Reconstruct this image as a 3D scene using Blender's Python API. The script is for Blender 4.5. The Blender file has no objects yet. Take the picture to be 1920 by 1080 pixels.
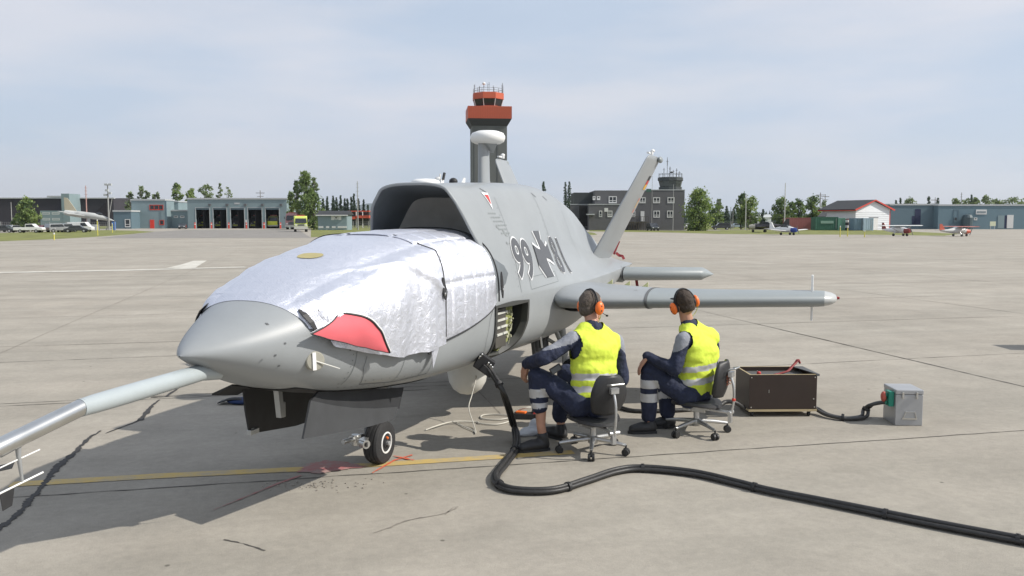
import bpy, bmesh, math, random
import numpy as np
from mathutils import Vector, Matrix, Euler, noise
from mathutils.bvhtree import BVHTree
R=math.radians
SC=bpy.context.scene; COL=SC.collection
# ---------------------------------------------------------------- camera, sky, sun
CH=1.9; F=1600.0; PIT=math.atan((540-411)/F)
cam=bpy.data.cameras.new('camera'); cam.lens=30; cam.sensor_width=36; cam.clip_start=.05; cam.clip_end=30000
co=bpy.data.objects.new('camera',cam); COL.objects.link(co); co.location=(0,0,CH); co.rotation_euler=(math.pi/2-PIT,0,0); SC.camera=co
SUN_EL=R(40); SUN_AZ=math.atan2(-.17,1.0)          # direction towards the sun, math angle from +X
sv=Vector((math.cos(SUN_EL)*math.cos(SUN_AZ),math.cos(SUN_EL)*math.sin(SUN_AZ),math.sin(SUN_EL)))
sl=bpy.data.lights.new('sun','SUN'); sl.energy=4.0; sl.angle=R(.6); sl.color=(1,.95,.87)
so=bpy.data.objects.new('sun',sl); COL.objects.link(so); so.rotation_euler=sv.to_track_quat('Z','Y').to_euler()
W=bpy.data.worlds.new('World'); SC.world=W; W.use_nodes=True
nt=W.node_tree; nt.nodes.clear(); N=nt.nodes.new; Lk=nt.links.new
out=N('ShaderNodeOutputWorld'); bg=N('ShaderNodeBackground'); bg.inputs[1].default_value=.108
sky=N('ShaderNodeTexSky'); sky.sky_type='NISHITA'; sky.sun_disc=False; sky.sun_elevation=SUN_EL
sky.sun_rotation=math.pi/2-SUN_AZ; sky.air_density=1.0; sky.dust_density=1.4; sky.ozone_density=1.6
tc=N('ShaderNodeTexCoord'); mp=N('ShaderNodeMapping'); mp.inputs['Scale'].default_value=(1.0,1.0,4.6)
sep=N('ShaderNodeSeparateXYZ'); Lk(tc.outputs['Generated'],sep.inputs[0])
n1=N('ShaderNodeTexNoise'); n1.inputs['Scale'].default_value=1.7; n1.inputs['Detail'].default_value=7; n1.inputs['Roughness'].default_value=.55; n1.inputs['Distortion'].default_value=.35
Lk(tc.outputs['Generated'],mp.inputs[0]); Lk(mp.outputs[0],n1.inputs['Vector'])
cr=N('ShaderNodeValToRGB'); cr.color_ramp.elements[0].position=.33; cr.color_ramp.elements[0].color=(.72,.72,.72,1); cr.color_ramp.elements[1].position=.68; cr.color_ramp.elements[1].color=(.97,.97,.97,1)
Lk(n1.outputs[0],cr.inputs[0])
n2=N('ShaderNodeTexNoise'); n2.inputs['Scale'].default_value=2.6; n2.inputs['Detail'].default_value=6; Lk(mp.outputs[0],n2.inputs['Vector'])
cc=N('ShaderNodeValToRGB'); cc.color_ramp.elements[0].color=(4.15,4.85,5.9,1); cc.color_ramp.elements[1].color=(5.55,5.65,6.15,1); cc.color_ramp.elements[0].position=.40; cc.color_ramp.elements[1].position=.62
Lk(n2.outputs[0],cc.inputs[0])
mx=N('ShaderNodeMix'); mx.data_type='RGBA'; Lk(cr.outputs[0],mx.inputs[0]); Lk(sky.outputs[0],mx.inputs[6]); Lk(cc.outputs[0],mx.inputs[7])
Lk(mx.outputs[2],bg.inputs[0]); Lk(bg.outputs[0],out.inputs[0])
SC.view_settings.view_transform='Standard'; SC.view_settings.look='None'; SC.view_settings.exposure=.36; SC.view_settings.gamma=1
SC.render.engine='CYCLES'
# ---------------------------------------------------------------- picture helpers (pixels of the 1920 photo -> points)
CPI,SPI=math.cos(PIT),math.sin(PIT)
def ray(px,py):
    u=(px-960)/F; v=(540-py)/F
    return Vector((u,CPI+v*SPI,-SPI+v*CPI))
def at(px,py,t): return Vector((0,0,CH))+ray(px,py)*t
def gr(px,py,z=0.0):
    r=ray(px,py); return Vector((0,0,CH))+r*((z-CH)/r.z)
def atY(px,py,Y):
    r=ray(px,py); return Vector((0,0,CH))+r*(Y/r.y)
# ---------------------------------------------------------------- materials
MATS={}
def mat(name,col,rough=.6,metal=0,var=.08,nscale=6,bump=0,bscale=40,spec=.5,emit=None,streak=None,coat=0,obj=True,trans=0):
    if name in MATS: return MATS[name]
    m=bpy.data.materials.new(name); m.use_nodes=True; t=m.node_tree; b=t.nodes['Principled BSDF']
    b.inputs['Roughness'].default_value=rough; b.inputs['Metallic'].default_value=metal
    b.inputs['Specular IOR Level'].default_value=spec; b.inputs['Coat Weight'].default_value=coat
    if trans: b.inputs['Transmission Weight'].default_value=trans
    tcn=t.nodes.new('ShaderNodeTexCoord'); src=tcn.outputs['Object']
    if streak:
        q=t.nodes.new('ShaderNodeMapping'); q.inputs['Scale'].default_value=streak; t.links.new(src,q.inputs[0]); src=q.outputs[0]
    nz=t.nodes.new('ShaderNodeTexNoise'); nz.inputs['Scale'].default_value=nscale; nz.inputs['Detail'].default_value=6; nz.inputs['Roughness'].default_value=.6
    t.links.new(src,nz.inputs['Vector'])
    r=t.nodes.new('ShaderNodeValToRGB'); r.color_ramp.elements[0].position=.3; r.color_ramp.elements[1].position=.7
    r.color_ramp.elements[0].color=(*[c*(1-var) for c in col],1); r.color_ramp.elements[1].color=(*[min(1,c*(1+var)) for c in col],1)
    t.links.new(nz.outputs[0],r.inputs[0]); t.links.new(r.outputs[0],b.inputs['Base Color'])
    if bump:
        n2=t.nodes.new('ShaderNodeTexNoise'); n2.inputs['Scale'].default_value=bscale; n2.inputs['Detail'].default_value=4; t.links.new(src,n2.inputs['Vector'])
        bp=t.nodes.new('ShaderNodeBump'); bp.inputs['Strength'].default_value=bump; bp.inputs['Distance'].default_value=.02
        t.links.new(n2.outputs[0],bp.inputs['Height']); t.links.new(bp.outputs[0],b.inputs['Normal'])
    if emit: b.inputs['Emission Color'].default_value=(*emit[:3],1); b.inputs['Emission Strength'].default_value=emit[3]
    MATS[name]=m; return m
# ---------------------------------------------------------------- mesh builder
class MB:
    def __init__(s): s.v=[]; s.f=[]; s.m=[]; s.mi=0
    def add(s,vs,fs):
        o=len(s.v); s.v+= [Vector(v) for v in vs]; s.f+=[tuple(i+o for i in f) for f in fs]; s.m+=[s.mi]*len(fs); return s
    def box(s,c,d,rz=0,rx=0,ry=0,M=None):
        e=M if M is not None else Euler((rx,ry,rz)).to_matrix(); c=Vector(c)
        vs=[c+e@Vector((x*d[0]/2,y*d[1]/2,z*d[2]/2)) for x in(-1,1) for y in(-1,1) for z in(-1,1)]
        return s.add(vs,[(0,1,3,2),(4,6,7,5),(0,4,5,1),(2,3,7,6),(0,2,6,4),(1,5,7,3)])
    def bbox(s,a,b):
        a=Vector(a);b=Vector(b); return s.box((a+b)/2,[abs(b[i]-a[i]) for i in range(3)])
    def tube(s,pts,r,seg=10,caps=True):
        pts=[Vector(p) for p in pts]; n=len(pts)
        if not hasattr(r,'__len__'): r=[r]*n
        up=Vector((0,0,1)); vs=[]; prev=None
        for i in range(n):
            d=(pts[min(i+1,n-1)]-pts[max(i-1,0)]).normalized()
            if prev is None:
                a=d.cross(up) if abs(d.dot(up))<.95 else d.cross(Vector((1,0,0)))
            else: a=prev-d*prev.dot(d)
            a.normalize(); prev=a; b=d.cross(a)
            vs+=[pts[i]+(a*math.cos(2*math.pi*k/seg)+b*math.sin(2*math.pi*k/seg))*r[i] for k in range(seg)]
        fs=[(i*seg+k,i*seg+(k+1)%seg,(i+1)*seg+(k+1)%seg,(i+1)*seg+k) for i in range(n-1) for k in range(seg)]
        if caps: fs+=[tuple(reversed(range(seg))),tuple(range((n-1)*seg,n*seg))]
        return s.add(vs,fs)
    def cyl(s,a,b,r,r2=None,seg=16): return s.tube([a,b],[r,r if r2 is None else r2],seg)
    def lathe(s,c,prof,seg=24,axis='Z',M=None):   # prof: (radius, height)
        c=Vector(c); e=M or {'Z':Matrix.Identity(3),'X':Matrix.Rotation(math.pi/2,3,'Y'),'Y':Matrix.Rotation(-math.pi/2,3,'X')}[axis]
        vs=[c+e@Vector((r*math.cos(2*math.pi*k/seg),r*math.sin(2*math.pi*k/seg),h)) for r,h in prof for k in range(seg)]
        n=len(prof)
        fs=[(i*seg+k,i*seg+(k+1)%seg,(i+1)*seg+(k+1)%seg,(i+1)*seg+k) for i in range(n-1) for k in range(seg)]
        fs+=[tuple(reversed(range(seg))),tuple(range((n-1)*seg,n*seg))]
        return s.add(vs,fs)
    def ell(s,c,rad,M=None,u=14,w=9):
        c=Vector(c); e=M or Matrix.Identity(3); vs=[];fs=[]
        for j in range(1,w):
            th=math.pi*j/w
            for i in range(u):
                ph=2*math.pi*i/u; vs.append(c+e@Vector((rad[0]*math.sin(th)*math.cos(ph),rad[1]*math.sin(th)*math.sin(ph),rad[2]*math.cos(th))))
        for j in range(w-2):
            for i in range(u): fs.append((j*u+i,(j+1)*u+i,(j+1)*u+(i+1)%u,j*u+(i+1)%u))
        t=len(vs); vs.append(c+e@Vector((0,0,rad[2]))); vs.append(c-e@Vector((0,0,rad[2])))
        for i in range(u): fs.append((t,i,(i+1)%u)); fs.append((t+1,(w-2)*u+(i+1)%u,(w-2)*u+i))
        return s.add(vs,fs)
    def prism(s,poly,d):     # poly: list of 3D points, d: extrusion vector
        n=len(poly); poly=[Vector(p) for p in poly]; d=Vector(d)
        nrm=sum(((poly[i]-poly[0]).cross(poly[(i+1)%n]-poly[0]) for i in range(1,n-1)),Vector())
        if nrm.dot(d)>0: poly=poly[::-1]
        return s.add(poly+[p+d for p in poly],[tuple(range(n)),tuple(reversed(range(n,2*n)))]+[(i,i+n,(i+1)%n+n,(i+1)%n) for i in range(n)])
    def grid(s,rows,closed=False):
        n=len(rows); m=len(rows[0]); vs=[p for r in rows for p in r]; k=m if closed else m-1
        return s.add(vs,[(i*m+j,i*m+(j+1)%m,(i+1)*m+(j+1)%m,(i+1)*m+j) for i in range(n-1) for j in range(k)])
    def build(s,name,mats,parent=None,smooth=None,world=False,bev=0,thick=0):
        if not isinstance(mats,(list,tuple)): mats=[mats]
        vs=s.v
        if world and parent is not None:
            q=parent
            while q.parent: q=q.parent
            vs=[v-q.location for v in vs]
        me=bpy.data.meshes.new(name); me.from_pydata([tuple(v) for v in vs],[],s.f); me.update()
        for m in mats: me.materials.append(m)
        me.polygons.foreach_set('material_index',s.m)
        o=bpy.data.objects.new(name,me); COL.objects.link(o)
        if parent is not None: o.parent=parent
        if smooth is not None:
            me.polygons.foreach_set('use_smooth',[True]*len(me.polygons))
            if smooth<180: me.set_sharp_from_angle(angle=R(smooth))
        if thick:
            q=o.modifiers.new('s','SOLIDIFY'); q.thickness=thick; q.offset=0
        if bev:
            q=o.modifiers.new('b','BEVEL'); q.width=bev; q.segments=2; q.limit_method='ANGLE'; q.angle_limit=R(40)
        return o
def tag(o,label=None,cat=None,group=None,kind=None):
    if label: o['label']=label
    if cat: o['category']=cat
    if group: o['group']=group
    if kind: o['kind']=kind
    return o
def thing(name,label,cat,loc=(0,0,0),rz=0,group=None):
    o=bpy.data.objects.new(name,None); COL.objects.link(o); o.location=loc; o.rotation_euler=(0,0,rz); o.empty_display_size=.2
    return tag(o,label,cat,group)
def copy_tree(o,parent=None):
    c=o.copy(); COL.objects.link(c)
    if parent is not None: c.parent=parent
    for ch in list(o.children): copy_tree(ch,c)
    return c
def cat_rom(pts,sub=8):
    pts=[Vector(p) for p in pts]; P=[pts[0]*2-pts[1]]+pts+[pts[-1]*2-pts[-2]]; o=[]
    for i in range(1,len(P)-2):
        for k in range(sub):
            t=k/sub; a,b,c,d=P[i-1],P[i],P[i+1],P[i+2]
            o.append(.5*((2*b)+(c-a)*t+(2*a-5*b+4*c-d)*t*t+(3*b-a-3*c+d)*t**3))
    o.append(pts[-1]); return o
# ---------------------------------------------------------------- ground
def ground_mat():
    m=bpy.data.materials.new('concrete_apron'); m.use_nodes=True; t=m.node_tree; b=t.nodes['Principled BSDF']; n=t.nodes.new; l=t.links.new
    tcn=n('ShaderNodeTexCoord'); rot=n('ShaderNodeMapping'); rot.inputs['Rotation'].default_value=(0,0,R(-13)); l(tcn.outputs['Object'],rot.inputs[0])
    def noise(sc,det=6,rg=.6,vec=None,map=None):
        q=n('ShaderNodeTexNoise'); q.inputs['Scale'].default_value=sc; q.inputs['Detail'].default_value=det; q.inputs['Roughness'].default_value=rg
        v=vec or rot.outputs[0]
        if map: mm=n('ShaderNodeMapping'); mm.inputs['Scale'].default_value=map; l(v,mm.inputs[0]); v=mm.outputs[0]
        l(v,q.inputs['Vector']); return q.outputs[0]
    def ramp(f,p0,c0,p1,c1):
        q=n('ShaderNodeValToRGB'); e=q.color_ramp.elements; e[0].position=p0;e[0].color=(*c0,1);e[1].position=p1;e[1].color=(*c1,1); l(f,q.inputs[0]); return q.outputs[0]
    def mul(a,b_,f=1,mode='MULTIPLY'):
        q=n('ShaderNodeMix'); q.data_type='RGBA'; q.blend_type=mode; q.inputs[0].default_value=f; l(a,q.inputs[6]); l(b_,q.inputs[7]); return q.outputs[2]
    base=ramp(noise(.22,5),.3,(.325,.298,.257),.7,(.375,.350,.306))
    base=mul(base,ramp(noise(1.3,8,.7),.3,(.86,.86,.86),.7,(1.08,1.08,1.08)))
    base=mul(base,ramp(noise(14,6,.8),.35,(.90,.90,.90),.65,(1.07,1.07,1.06)))
    base=mul(base,ramp(noise(150,3,.6),.3,(.84,.84,.84),.7,(1.12,1.12,1.12)))
    base=mul(base,ramp(noise(.55,6,.65,map=(.35,1.6,1)),.35,(.88,.88,.87),.62,(1.05,1.04,1.03)))
    base=mul(base,ramp(noise(5,6,.7,map=(.5,2.5,1)),.62,(1,1,1),.74,(1.16,1.15,1.12)))
    # slab to slab tint
    br=n('ShaderNodeTexBrick'); br.inputs['Scale'].default_value=1; br.inputs['Brick Width'].default_value=6.1; br.inputs['Row Height'].default_value=4.1; br.inputs['Mortar Size'].default_value=0; br.offset=0
    br.inputs['Color1'].default_value=(.95,.95,.94,1); br.inputs['Color2'].default_value=(1.05,1.04,1.03,1); l(rot.outputs[0],br.inputs['Vector'])
    base=mul(base,br.outputs[0])
    base=mul(base,ramp(noise(.9,3,.5,map=(.12,1.3,1)),.60,(1,1,1),.75,(.90,.90,.90)))
    base=mul(base,ramp(noise(2.4,7,.75),.66,(1,1,1),.74,(.86,.85,.84)))
    # small dark pits and oil spots
    vo=n('ShaderNodeTexVoronoi'); vo.inputs['Scale'].default_value=1.9; l(rot.outputs[0],vo.inputs['Vector'])
    base=mul(base,ramp(vo.outputs['Distance'],.02,(.45,.45,.44),.035,(1,1,1)))
    l(base,b.inputs['Base Color']); b.inputs['Roughness'].default_value=.88; b.inputs['Specular IOR Level'].default_value=.25
    bp=n('ShaderNodeBump'); bp.inputs['Strength'].default_value=.25; bp.inputs['Distance'].default_value=.01; l(noise(60,5,.7),bp.inputs['Height']); l(bp.outputs[0],b.inputs['Normal'])
    return m
gm=ground_mat()
g=MB(); g.add([(-6000,-3000,0),(6000,-3000,0),(6000,9000,0),(-6000,9000,0)],[(0,1,2,3)])
tag(g.build('apron',gm),kind='structure')
Mgrass=mat('grass',(.155,.165,.035),.9,var=.45,nscale=.5,bump=.3,bscale=3)
Mtar=mat('tar',(.032,.030,.028),.75,var=.3,nscale=20,bump=.3)
Mjoint=mat('joint_dark',(.09,.082,.07),.9,var=.5,nscale=9)
Mjoint2=mat('joint_faint',(.235,.212,.18),.9,var=.3,nscale=9)
def wear_mat(name,col,cut=.45,gcol=(.33,.30,.25),sc=3):
    m=bpy.data.materials.new(name); m.use_nodes=True; t=m.node_tree; b=t.nodes['Principled BSDF']; n=t.nodes.new; l=t.links.new
    tcn=n('ShaderNodeTexCoord'); q=n('ShaderNodeTexNoise'); q.inputs['Scale'].default_value=sc; q.inputs['Detail'].default_value=9; q.inputs['Roughness'].default_value=.75; l(tcn.outputs['Object'],q.inputs['Vector'])
    r=n('ShaderNodeValToRGB'); r.color_ramp.elements[0].position=cut-.08; r.color_ramp.elements[0].color=(*gcol,1); r.color_ramp.elements[1].position=cut+.14; r.color_ramp.elements[1].color=(*col,1)
    l(q.outputs[0],r.inputs[0]); l(r.outputs[0],b.inputs['Base Color']); b.inputs['Roughness'].default_value=.85; return m
rnd=random.Random(5)
def ribbon(mb,px,w,z=.003,jit=0,sub=1,wj=0,world=None):
    P=[gr(*p) for p in px] if world is None else [Vector(p) for p in world]; Q=[]
    for a,b in zip(P[:-1],P[1:]):
        for k in range(sub): Q.append(a.lerp(b,k/sub))
    Q.append(P[-1]); W_=w if hasattr(w,'__len__') else [w]*len(P)
    wid=[]
    for i in range(len(Q)):
        f=i/sub; j=min(int(f),len(W_)-2); wid.append(W_[j]+(W_[j+1]-W_[j])*(f-j))
    rows=[]
    off=0
    for i,q in enumerate(Q):
        d=(Q[min(i+1,len(Q)-1)]-Q[max(i-1,0)]); d.z=0; d.normalize(); nn=Vector((-d.y,d.x,0))
        off=off*.7+rnd.uniform(-jit,jit); ww=wid[i]*(1+rnd.uniform(-wj,wj))
        rows.append([Vector((q.x,q.y,z))+nn*(off+ww/2),Vector((q.x,q.y,z))+nn*(off-ww/2)])
    mb.grid(rows)
def patch(mb,pxs,z=.004,jit=0):
    c=[gr(*p) for p in pxs]; mid=sum(c,Vector())/len(c); out=[]
    for i in range(len(c)):
        for k in range(8):
            p=c[i].lerp(c[(i+1)%len(c)],k/8)
            out.append(mid+(p-mid)*(1+rnd.uniform(-jit,jit)))
    mb.add([(p.x,p.y,z) for p in out],[tuple(range(len(out)))])
# grass fields
g=MB()
def field(pts,z=.006):
    P=[gr(a,b) for a,b in pts]; g.add([(p.x,p.y,z) for p in P],[tuple(range(len(P)))])
field([(-400,466),(0,452.5),(90,449),(180,444),(245,439),(290,434.5),(255,432.5),(200,431.5),(130,433),(0,437),(-400,438)])
field([(583,445),(660,441.5),(900,441),(1120,440.5),(1115,437),(1060,428),(700,426),(583,426)])
field([(1105,433.8),(1270,436.3),(1345,438.6),(1480,439.6),(1640,440.2),(1770,442),(1800,438.5),(1700,434),(1640,431.2),(1480,431.2),(1300,431.6),(1105,430.5)])
field([(1150,430.3),(1640,431),(1640,421.5),(1150,421.5)],.004)
field([(-300,430),(200,429),(212,424),(-300,424)],.004)
field([(540,428.5),(700,428.5),(700,419),(540,419)],.004)
field([(-1200,420),(3100,420),(3100,413),(-1200,413)],.005)
gf=g.build('grass_verge',Mgrass); tag(gf,kind='structure')
# asphalt forecourt of the fire station
g=MB(); P=[gr(*p) for p in [(180,447),(290,434.5),(350,431),(560,431),(583,446)]]; g.add([(p.x,p.y,.004) for p in P],[tuple(range(5))])
tag(g.build('forecourt',mat('old_asphalt',(.215,.20,.18),.9,var=.15,nscale=.4)),kind='structure')
g=MB(); P=[gr(*p) for p in [(1150,431.3),(1350,433.2),(1350,432.4),(1120,430.6)]]; g.add([(p.x,p.y,.012) for p in P],[tuple(range(4))])
tag(g.build('path',mat('path',(.22,.20,.18),.9)),kind='structure')
# joints and cracks
g=MB()
jd=(gr(1010,850)-gr(30,908)).normalized(); jd=Vector((math.cos(R(13)),math.sin(R(13)),0)); kd=Vector((-jd.y,jd.x,0))
j0=gr(60,931)
def jline(o,d,a,b,w,n=40,mb=None,j=.006):
    ribbon(mb,None,w,world=[o+d*(a+(b-a)*k/n) for k in range(n+1)],jit=j,wj=.6)
jline(j0,jd,-.6,14,.012,160,g)
jline(gr(1360,690),Vector((math.cos(R(15)),math.sin(R(15)),0)),-9,9,.013,90,g)
jline(gr(1460,617),(gr(1920,725)-gr(1460,617)).normalized(),-.8,9.5,.026,80,g,.004)
jline(gr(0,680),Vector((math.cos(R(15)),math.sin(R(15)),0)),-2,5,.012,60,g)
jline(gr(0,762),Vector((math.cos(R(14)),math.sin(R(14)),0)),-1,4.6,.014,60,g)
jline(gr(600,740),Vector((math.cos(R(14)),math.sin(R(14)),0)),-.9,1.2,.02,16,g)
ribbon(g,[(420,1012),(455,1020),(497,1033)],[.012,.006,.014],sub=6,jit=.004,wj=.6)
tag(g.build('slab_joints',Mjoint),kind='structure')
g=MB()
for k in range(1,9): jline(gr(1360,690)+kd*(4.1*k)+jd*-25,jd,0,60,.02,80,g)
for k in range(-3,8):
    jline(gr(1920,725)+jd*(6.1*k),-(gr(1920,725)-gr(1460,617)).normalized(),2 if k==0 else 0,45,.018,80,g)
ribbon(g,[(700,1000),(760,978),(840,962),(860,950)],.012,sub=8,jit=.006,wj=.6)
ribbon(g,[(835,965),(850,952)],.01,sub=4,jit=.006)
tag(g.build('faint_joints',Mjoint2),kind='structure')
g=MB()
ribbon(g,[(-30,1010),(20,975),(58,938),(84,905),(105,880),(140,848),(165,823),(188,808)],[.055,.04,.05,.035,.055,.04,.03,.018],z=.0045,jit=.007,sub=16,wj=.5)
ribbon(g,[(198,813),(240,797),(262,788)],[.012,.02,.02],z=.0045,jit=.004,sub=5,wj=.4)
ribbon(g,[(262,789),(278,770),(285,760),(300,750)],[.05,.045,.03,.015],z=.0045,jit=.006,sub=10,wj=.4)
ribbon(g,[(313,744),(320,738),(333,728)],[.03,.04,.02],z=.0045,jit=.008,sub=5,wj=.4)
ribbon(g,[(283,746),(300,745),(330,743),(420,741)],[.03,.02,.012,.02],z=.0045,jit=.006,sub=5,wj=.4)
tag(g.build('tar_crack',Mtar),kind='structure')
# painted markings
g=MB(); ribbon(g,[(20,909),(300,893),(570,880),(940,857),(1075,848)],[.125,.125,.12,.115,.115],z=.004,sub=30,wj=.06,jit=.0015)
tag(g.build('yellow_line',wear_mat('yellow_paint',(.50,.36,.12),.43,gcol=(.36,.31,.22),sc=5)),kind='structure')
g=MB(); ribbon(g,[(-40,512),(230,507),(460,501)],[.75,.7,.5],z=.008,sub=20,wj=.1); P=[(310,503.5),(338,497),(362,489.5),(388,489),(366,503)]; patch(g,P,.012)
tag(g.build('white_line',wear_mat('white_paint',(.55,.53,.47),.38,sc=2)),kind='structure')
g=MB(); ribbon(g,[(698,888),(740,864),(773,854)],[.012,.02,.022],z=.0065,sub=8,wj=.5); ribbon(g,[(738,856),(756,860),(776,864)],[.014,.03,.018],z=.0075,sub=8,wj=.5)
tag(g.build('red_cross_mark',wear_mat('red_spray',(.62,.10,.04),.36,sc=14)),kind='structure')
g=MB(); patch(g,[(560,886),(574,871),(610,864),(650,868),(690,876),(640,882),(600,889)],.0055,.10); ribbon(g,[(400,957),(450,937),(520,908),(565,892)],[.008,.014,.018,.02],z=.005,sub=8,wj=.5)
tag(g.build('red_paint_stain',wear_mat('red_stain',(.36,.13,.125),.46,gcol=(.31,.24,.21),sc=9)),kind='structure')
g=MB()
for i in range(90):
    px=rnd.gauss(590,50); py=912-(px-590)*.03+rnd.gauss(0,6)
    p=gr(px,py); s_=rnd.uniform(.003,.010); g.box((p.x,p.y,.003),(s_*1.5,s_,s_),rnd.random()*3)
tag(g.build('loose_grit',mat('grit',(.27,.245,.21),.9,var=.6,nscale=80)),kind='stuff')
# ================================================================ the unmanned aircraft
O=Vector((-1.7737,4.5111,0)); AZ=R(-20)
AX=Vector((math.cos(AZ),math.sin(AZ),0)); AY=Vector((-math.sin(AZ),math.cos(AZ),0))
def toL(P): d=Vector(P)-O; return Vector((d.dot(AX),d.dot(AY),P[2]))
def loc(px,py,t): return toL(at(px,py,t))
def onx(px,py,xl):
    r=ray(px,py); C=Vector((0,0,CH)); t=(xl-(C-O).dot(AX))/r.dot(AX); return toL(C+r*t)
Mgrey=mat('aircraft_grey',(.272,.288,.296),.44,var=.06,nscale=2.2,spec=.5,coat=.12,bump=.02,bscale=3)
Mgrey2=mat('aircraft_grey_wing',(.25,.275,.28),.45,var=.04,nscale=3,coat=.08)
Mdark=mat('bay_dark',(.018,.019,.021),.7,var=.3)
Mdoor=mat('door_dark_grey',(.045,.047,.05),.6,var=.15)
Mduct=mat('duct_paint',(.13,.145,.155),.5,var=.1)
Mplug=mat('duct_plug',(.46,.45,.42),.8,var=.1)
Mwhite=mat('white_paint_gloss',(.75,.75,.73),.35,var=.03)
Mcream=mat('radome_cream',(.62,.61,.56),.45,var=.05)
Mblk=mat('black_rubber',(.018,.018,.019),.6,var=.3)
Mtire=mat('tyre',(.022,.022,.023),.75,var=.3,bump=.2)
Msteel=mat('bright_steel',(.62,.62,.60),.28,1,var=.08)
Malu=mat('cast_aluminium',(.55,.55,.54),.4,.9,var=.1)
Mline=mat('panel_line',(.10,.105,.11),.7)
Mmark=mat('marking_dark_grey',(.085,.09,.10),.6,var=.05)
Mmarkw=mat('marking_white',(.72,.73,.74),.55,var=.03)
Mdk_red=mat('lens_dark_red',(.25,.02,.02),.3)
Mred=mat('signal_red',(.50,.045,.04),.6)
Morange=mat('orange_plastic',(.80,.16,.02),.4)
T=dict(
y =[0,.02,.06,.15,.3,.5,.65,1.0,1.5,2.0,2.5,3.0,3.6,4.5,5.3,6.0,6.7,7.3,7.9,8.2],
wc=[0.004,.035,.075,.15,.25,.355,.42,.50,.555,.585,.605,.625,.67,.74,.82,.82,.80,.77,.73,.70],
zt=[1.172,1.195,1.22,1.26,1.325,1.40,1.45,1.57,1.70,1.77,1.79,1.79,1.77]+[1.7]*7,
zc=[1.17,1.17,1.17,1.17,1.17,1.17,1.175,1.18,1.185,1.19,1.20,1.21,1.22,1.23,1.24,1.25,1.26,1.27,1.28,1.285],
zb=[1.168,1.155,1.135,1.09,1.015,.925,.88,.785,.715,.67,.65,.64,.63,.60,.62,.70,.83,.95,1.08,1.18],
nu=[2,2,2,2,2.1,2.25,2.4,2.7,3.0,3.0,3.0,2.9,2.8]+[2.6]*7,
nl=[2,2,2,2,2.1,2.3,2.5,2.9,3.4,3.8,4,4,3.7,3.2,3.0,2.8,2.5,2.3,2.1,2.0])
from functools import lru_cache
@lru_cache(None)
def V(k,y):
    # smoothed interpolation: average of nearby linear samples
    s=0
    h=min(.12,.25*y+.001)
    for d in(-1,-.5,0,.5,1): s+=float(np.interp(y+d*h,T['y'],T[k]))
    return s/5
def lower(y,a):     # a 0..1 from chine to keel
    w,zc,zb,nl=V('wc',y),V('zc',y),V('zb',y),V('nl',y); a=a*math.pi/2
    return w*max(math.cos(a),0)**(2/nl), zc-(zc-zb)*math.sin(a)**(2/nl)
def nose_pt(y,u,off=0):
    s=-1 if u<0 else 1; a=abs(u)
    w,zt,zc,zb,nu=V('wc',y),V('zt',y),V('zc',y),V('zb',y),V('nu',y)
    if a<=1:
        q=a*math.pi/2; x=w*math.sin(q)**(2/nu); z=zc+(zt-zc)*max(math.cos(q),0)**(2/nu)
    else: x,z=lower(y,a-1)
    if off:
        d=Vector((x/(w*w+1e-6),0,(z-zc)/((zt-zc)**2 if z>zc else (zc-zb)**2))); d.normalize(); x+=d.x*off; z+=d.z*off
    return Vector((s*x,y,z))
UP={2.78:[(0,2.20),(.17,2.195),(.29,2.165),(.35,2.10),(.41,2.0),(.48,1.8),(.54,1.62),(.63,1.21)],
3.2:[(0,2.215),(.18,2.21),(.305,2.175),(.37,2.105),(.43,1.99),(.505,1.79),(.565,1.60),(.645,1.215)],
3.6:[(0,2.235),(.19,2.23),(.32,2.19),(.39,2.11),(.45,1.98),(.53,1.78),(.59,1.58),(.67,1.22)],
4.5:[(0,2.265),(.19,2.26),(.32,2.21),(.40,2.11),(.47,1.96),(.55,1.74),(.64,1.5),(.74,1.23)],
5.3:[(0,2.27),(.17,2.26),(.29,2.20),(.38,2.09),(.46,1.92),(.55,1.68),(.67,1.42),(.82,1.24)],
6.0:[(0,2.20),(.16,2.19),(.28,2.12),(.36,2.0),(.44,1.82),(.53,1.58),(.66,1.38),(.82,1.25)],
6.7:[(0,2.06),(.15,2.05),(.26,1.98),(.34,1.85),(.40,1.68),(.49,1.48),(.62,1.35),(.80,1.26)],
7.3:[(0,1.90),(.13,1.89),(.22,1.82),(.29,1.70),(.34,1.55),(.42,1.43),(.56,1.34),(.77,1.27)],
7.9:[(0,1.74),(.11,1.73),(.18,1.67),(.24,1.57),(.30,1.47),(.40,1.40),(.54,1.34),(.73,1.28)],
8.2:[(0,1.66),(.10,1.65),(.16,1.59),(.22,1.50),(.28,1.43),(.38,1.37),(.52,1.32),(.70,1.285)]}
UK=sorted(UP)
def cr1(p,t): # Catmull-Rom over a list of tuples at fractional index t
    n=len(p); i=min(int(t),n-2); f=t-i
    a,b,c,d=p[max(i-1,0)],p[i],p[i+1],p[min(i+2,n-1)]
    return [.5*((2*b[k])+(c[k]-a[k])*f+(2*a[k]-5*b[k]+4*c[k]-d[k])*f*f+(3*b[k]-a[k]-3*c[k]+d[k])*f**3) for k in range(len(b))]
def upctl(y):
    y=max(UK[0],min(UK[-1],y)); i=max(k for k in range(len(UK)) if UK[k]<=y); i=min(i,len(UK)-2)
    t=i+(y-UK[i])/(UK[i+1]-UK[i])
    flat=[tuple(c for q in UP[k] for c in q) for k in UK]; r=cr1(flat,t); return [(r[2*j],r[2*j+1]) for j in range(8)]
def mirror_up(c): return c
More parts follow.
